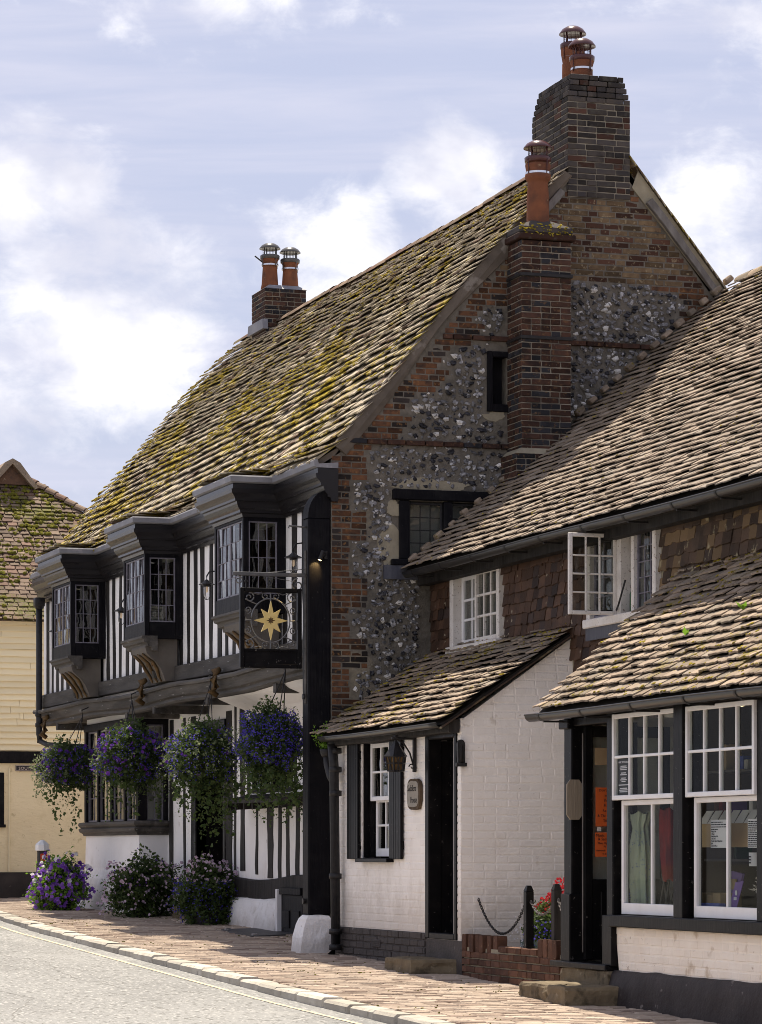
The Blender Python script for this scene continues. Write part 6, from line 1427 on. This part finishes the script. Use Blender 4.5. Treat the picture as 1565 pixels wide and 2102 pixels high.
solo('wooden_rack', m, M['bracket'], 'folding wooden lattice rack below the red scarf', 'rack')
cr = thing('card_display', 'long cardboard display box with white lids in the right shop window', 'display box', (.33, -9.15, 1.1))
m = MB(); m.prism([(.28, 1.06), (.42, 1.06), (.42, 1.24), (.30, 1.24)], 'y', -9.80, -8.58); part('box', m, M['card'], cr)
for i in range(7):
    y = -8.60-i*.165; k = MB(); k.loft([[(.295, y, 1.24), (.295, y-.15, 1.24), (.299, y-.15, 1.24), (.299, y, 1.24)], [(.36, y-.01, 1.34), (.36, y-.14, 1.34), (.364, y-.14, 1.34), (.364, y-.01, 1.34)]], True, True); part('lid', k, M['white_card'], cr)
def listing(a0, a1, label, words_):
    t = paper('price_list', 'x', a0, a1, .13, 1.055, 1.265, 'paper', label, 'price list'); pr = MB(); n = 0
    for i, s in enumerate(words_):
        z = 1.243-i*(.0178 if len(words_) < 13 else .0138); y = max(a0, a1)-.012
        if isinstance(s, str): text(s, .0185, M['ink'], t, (.129, y, z), 'x', squash=.86, depth=.0004)
        else:
            while s > 0: w = min(s, random.uniform(.02, .05)); pr.box(.1285, .1295, y-w+.006, y, z, z+.007); y -= w; s -= w
            n += 1
    if n: part('print', pr, M['ink'], t)
listing(-9.20, -9.52, 'white typed list hanging left in the right shop window', (.21, .27, .30, .12, 'Playing Cards', 'Cribbage', 'Animal Snap Cards', 'Cats Cradle', 'Wooden Magnet Fishing Game', 'Jacks', 'Games on the go'))
listing(-9.86, -10.2, 'white typed list hanging at the right edge of the right shop window', (.24, .26, .27, .2, .21, .13, .18, .25, .24, .28, .27, .28, .22, .28))
t = thing('greeting_card', 'upright purple greeting card at the bottom of the right shop window', 'card', (.18, -9.52, .60)); m = MB(); m.loft([[(.17, -9.43, .60), (.17, -9.57, .60), (.174, -9.57, .60), (.174, -9.43, .60)], [(.22, -9.45, .80), (.22, -9.59, .81), (.224, -9.59, .81), (.224, -9.45, .80)]], True, True); part('card', m, M['purple_book'], t); m = MB(); m.lathe([(.02, -.002), (.02, 0)], (.193, -9.52, .72), 10, 'x'); m.box(.186, .188, -9.54, -9.49, .65, .69); part('picture', m, M['paper'], t)
t = thing('gift_boxes', 'brown cardboard gift boxes standing on the right shop window ledge', 'boxes', (.2, -9.0, .5))
for i in range(4):
    m = MB(); y = -8.75-i*.14; m.box(.16, .34, y-.13, y, .6, .70+.015*(i % 2), .004); part('box', m, M['card'], t)
t = thing('picture_book', 'violet picture book leaning behind the gift boxes', 'book', (.3, -9.1, .6)); m = MB(); m.loft([[(.35, -8.98, .66), (.35, -9.18, .66), (.37, -9.18, .66), (.37, -8.98, .66)], [(.40, -8.98, .88), (.40, -9.18, .86), (.42, -9.18, .86), (.42, -8.98, .88)]], True, True); part('cover', m, M['purple_book'], t); m = MB(); m.box(.362, .372, -9.14, -9.03, .74, .82); part('picture', m, M['card'], t)
m = MB(); m.box(.10, .155, -9.42, -8.8, .602, .64, .004); solo('blue_folder', m, M['blue_card'], 'flat blue folder lying along the front of the right shop window ledge', 'folder')
t = thing('mug', 'white mug with dark print hanging in the right shop window', 'mug', (.2, -9.85, .9)); m = MB(); m.lathe([(.05, 0), (.052, .1), (.046, .1), (.044, .01)], (.2, -9.85, .92), 16); m.tube([(.2, -9.80, .99), (.2, -9.765, .97), (.2, -9.765, .94), (.2, -9.80, .93)], .006, 5); part('cup', m, M['paper'], t); m = MB()
for i in range(3): m.box(.146, .148, -9.875, -9.825, .94+.022*i, .95+.022*i)
part('print', m, M['ink'], t)
t = thing('dried_flowers', 'basket of pale dried flowers at the right of the shop window', 'basket', (.25, -10.05, .5)); leaf_cloud('stems', t, M['white_card'], shell((.24, -10.0, .76), (.08, .18, .12), 420, rg, .1), .05, 91, .18); m = MB(); m.lathe([(.08, 0), (.12, .12), (.11, .12)], (.26, -10.05, .60), 14); part('basket', m, M['card'], t)
sh = thing('shop_shelf', 'dim shelves of small goods at the back of the shop', 'shelves', (.85, -9.3, .6))
for z in (.95, 1.3, 1.65): m = MB(); m.box(.72, .98, -11.2, -7.75, z, z+.02); part('shelf', m, M['bracket'], sh)
for i in range(34):
    z = random.choice((.97, 1.32, 1.67)); y = -7.85-i*.095; h = random.uniform(.06, .22); m = MB(); m.box(.76, .9, y-random.uniform(.04, .085), y, z, z+h, .004); part('box', m, M[random.choice(('card', 'book', 'red_scarf', 'blue_card', 'purple_book', 'wall_brick', 'bottle', 'curtain'))], sh)
m = MB(); m.lathe([(.001, .0), (.05, .01), (.05, .03), (.001, .04)], (.42, -9.12, 2.125), 14); solo('ceiling_light', m, M['shop_lamp'], 'small lit ceiling light inside the right shop window', 'lamp')
wc = thing('wind_chime', 'pale hanging wind chime tubes in the top right pane of the left shop sash', 'wind chime', (.15, -8.75, 1.9))
for i in range(6): m = MB(); m.tube([(.15, -8.66-i*.03, 2.02), (.15, -8.66-i*.03, 1.82-.02*(i % 3))], .006, 6); part('chime', m, M['white_card'], wc)
# ------------------------------------------------------------------ houses outside the picture that the windows mirror and that bounce light
def mirror_house(name, label, x0, x1, y0, y1, h, ridge, wall_mat, front, n):
    t = thing(name, label, 'house', ((x0+x1)/2, (y0+y1)/2, -.3)); m = MB(); m.box(x0, x1, y0, y1, -.8, h); part('wall', m, M[wall_mat], t)
    m = MB(); xm = (x0+x1)/2; m.prism([(x0-.3, h-.1), (x1+.3, h-.1), (xm, ridge)], 'y', y0-.2, y1+.2); part('roof', m, M['red_tile'], t)
    fx = x1+.02 if front > 0 else x0-.02; sg_ = 1 if front > 0 else -1
    for i in range(n):
        for z in (.7, 3.1):
            y = y0+(y1-y0)*(i+.5)/n; m = MB(); m.box(fx-.03, fx+.03, y-.55, y+.55, z, z+1.2); wf = part('window', m, M['white_paint'], t)
            for q in (-1, 1): k = MB(); k.box(fx+sg_*.031, fx+sg_*.036, y+q*.27-.22, y+q*.27+.22, z+.08, z+1.12); part('pane', k, M['gloss_black'], wf)
    return t
mh = mirror_house('opposite_house', 'white timbered house on the other side of the street', -21, -15.5, 4, 19, 4.2, 6.6, 'render', 1, 5)
for i in range(26): m = MB(); m.box(-15.5, -15.45, 4.2+i*.58, 4.4+i*.58, 2.2, 4.1); part('stud', m, M['old_timber'], mh)
print('objects', len(bpy.data.objects), 'tris', sum(sum(len(p.vertices)-2 for p in me.polygons)*1 for me in bpy.data.meshes if len(me.polygons) < 20000))
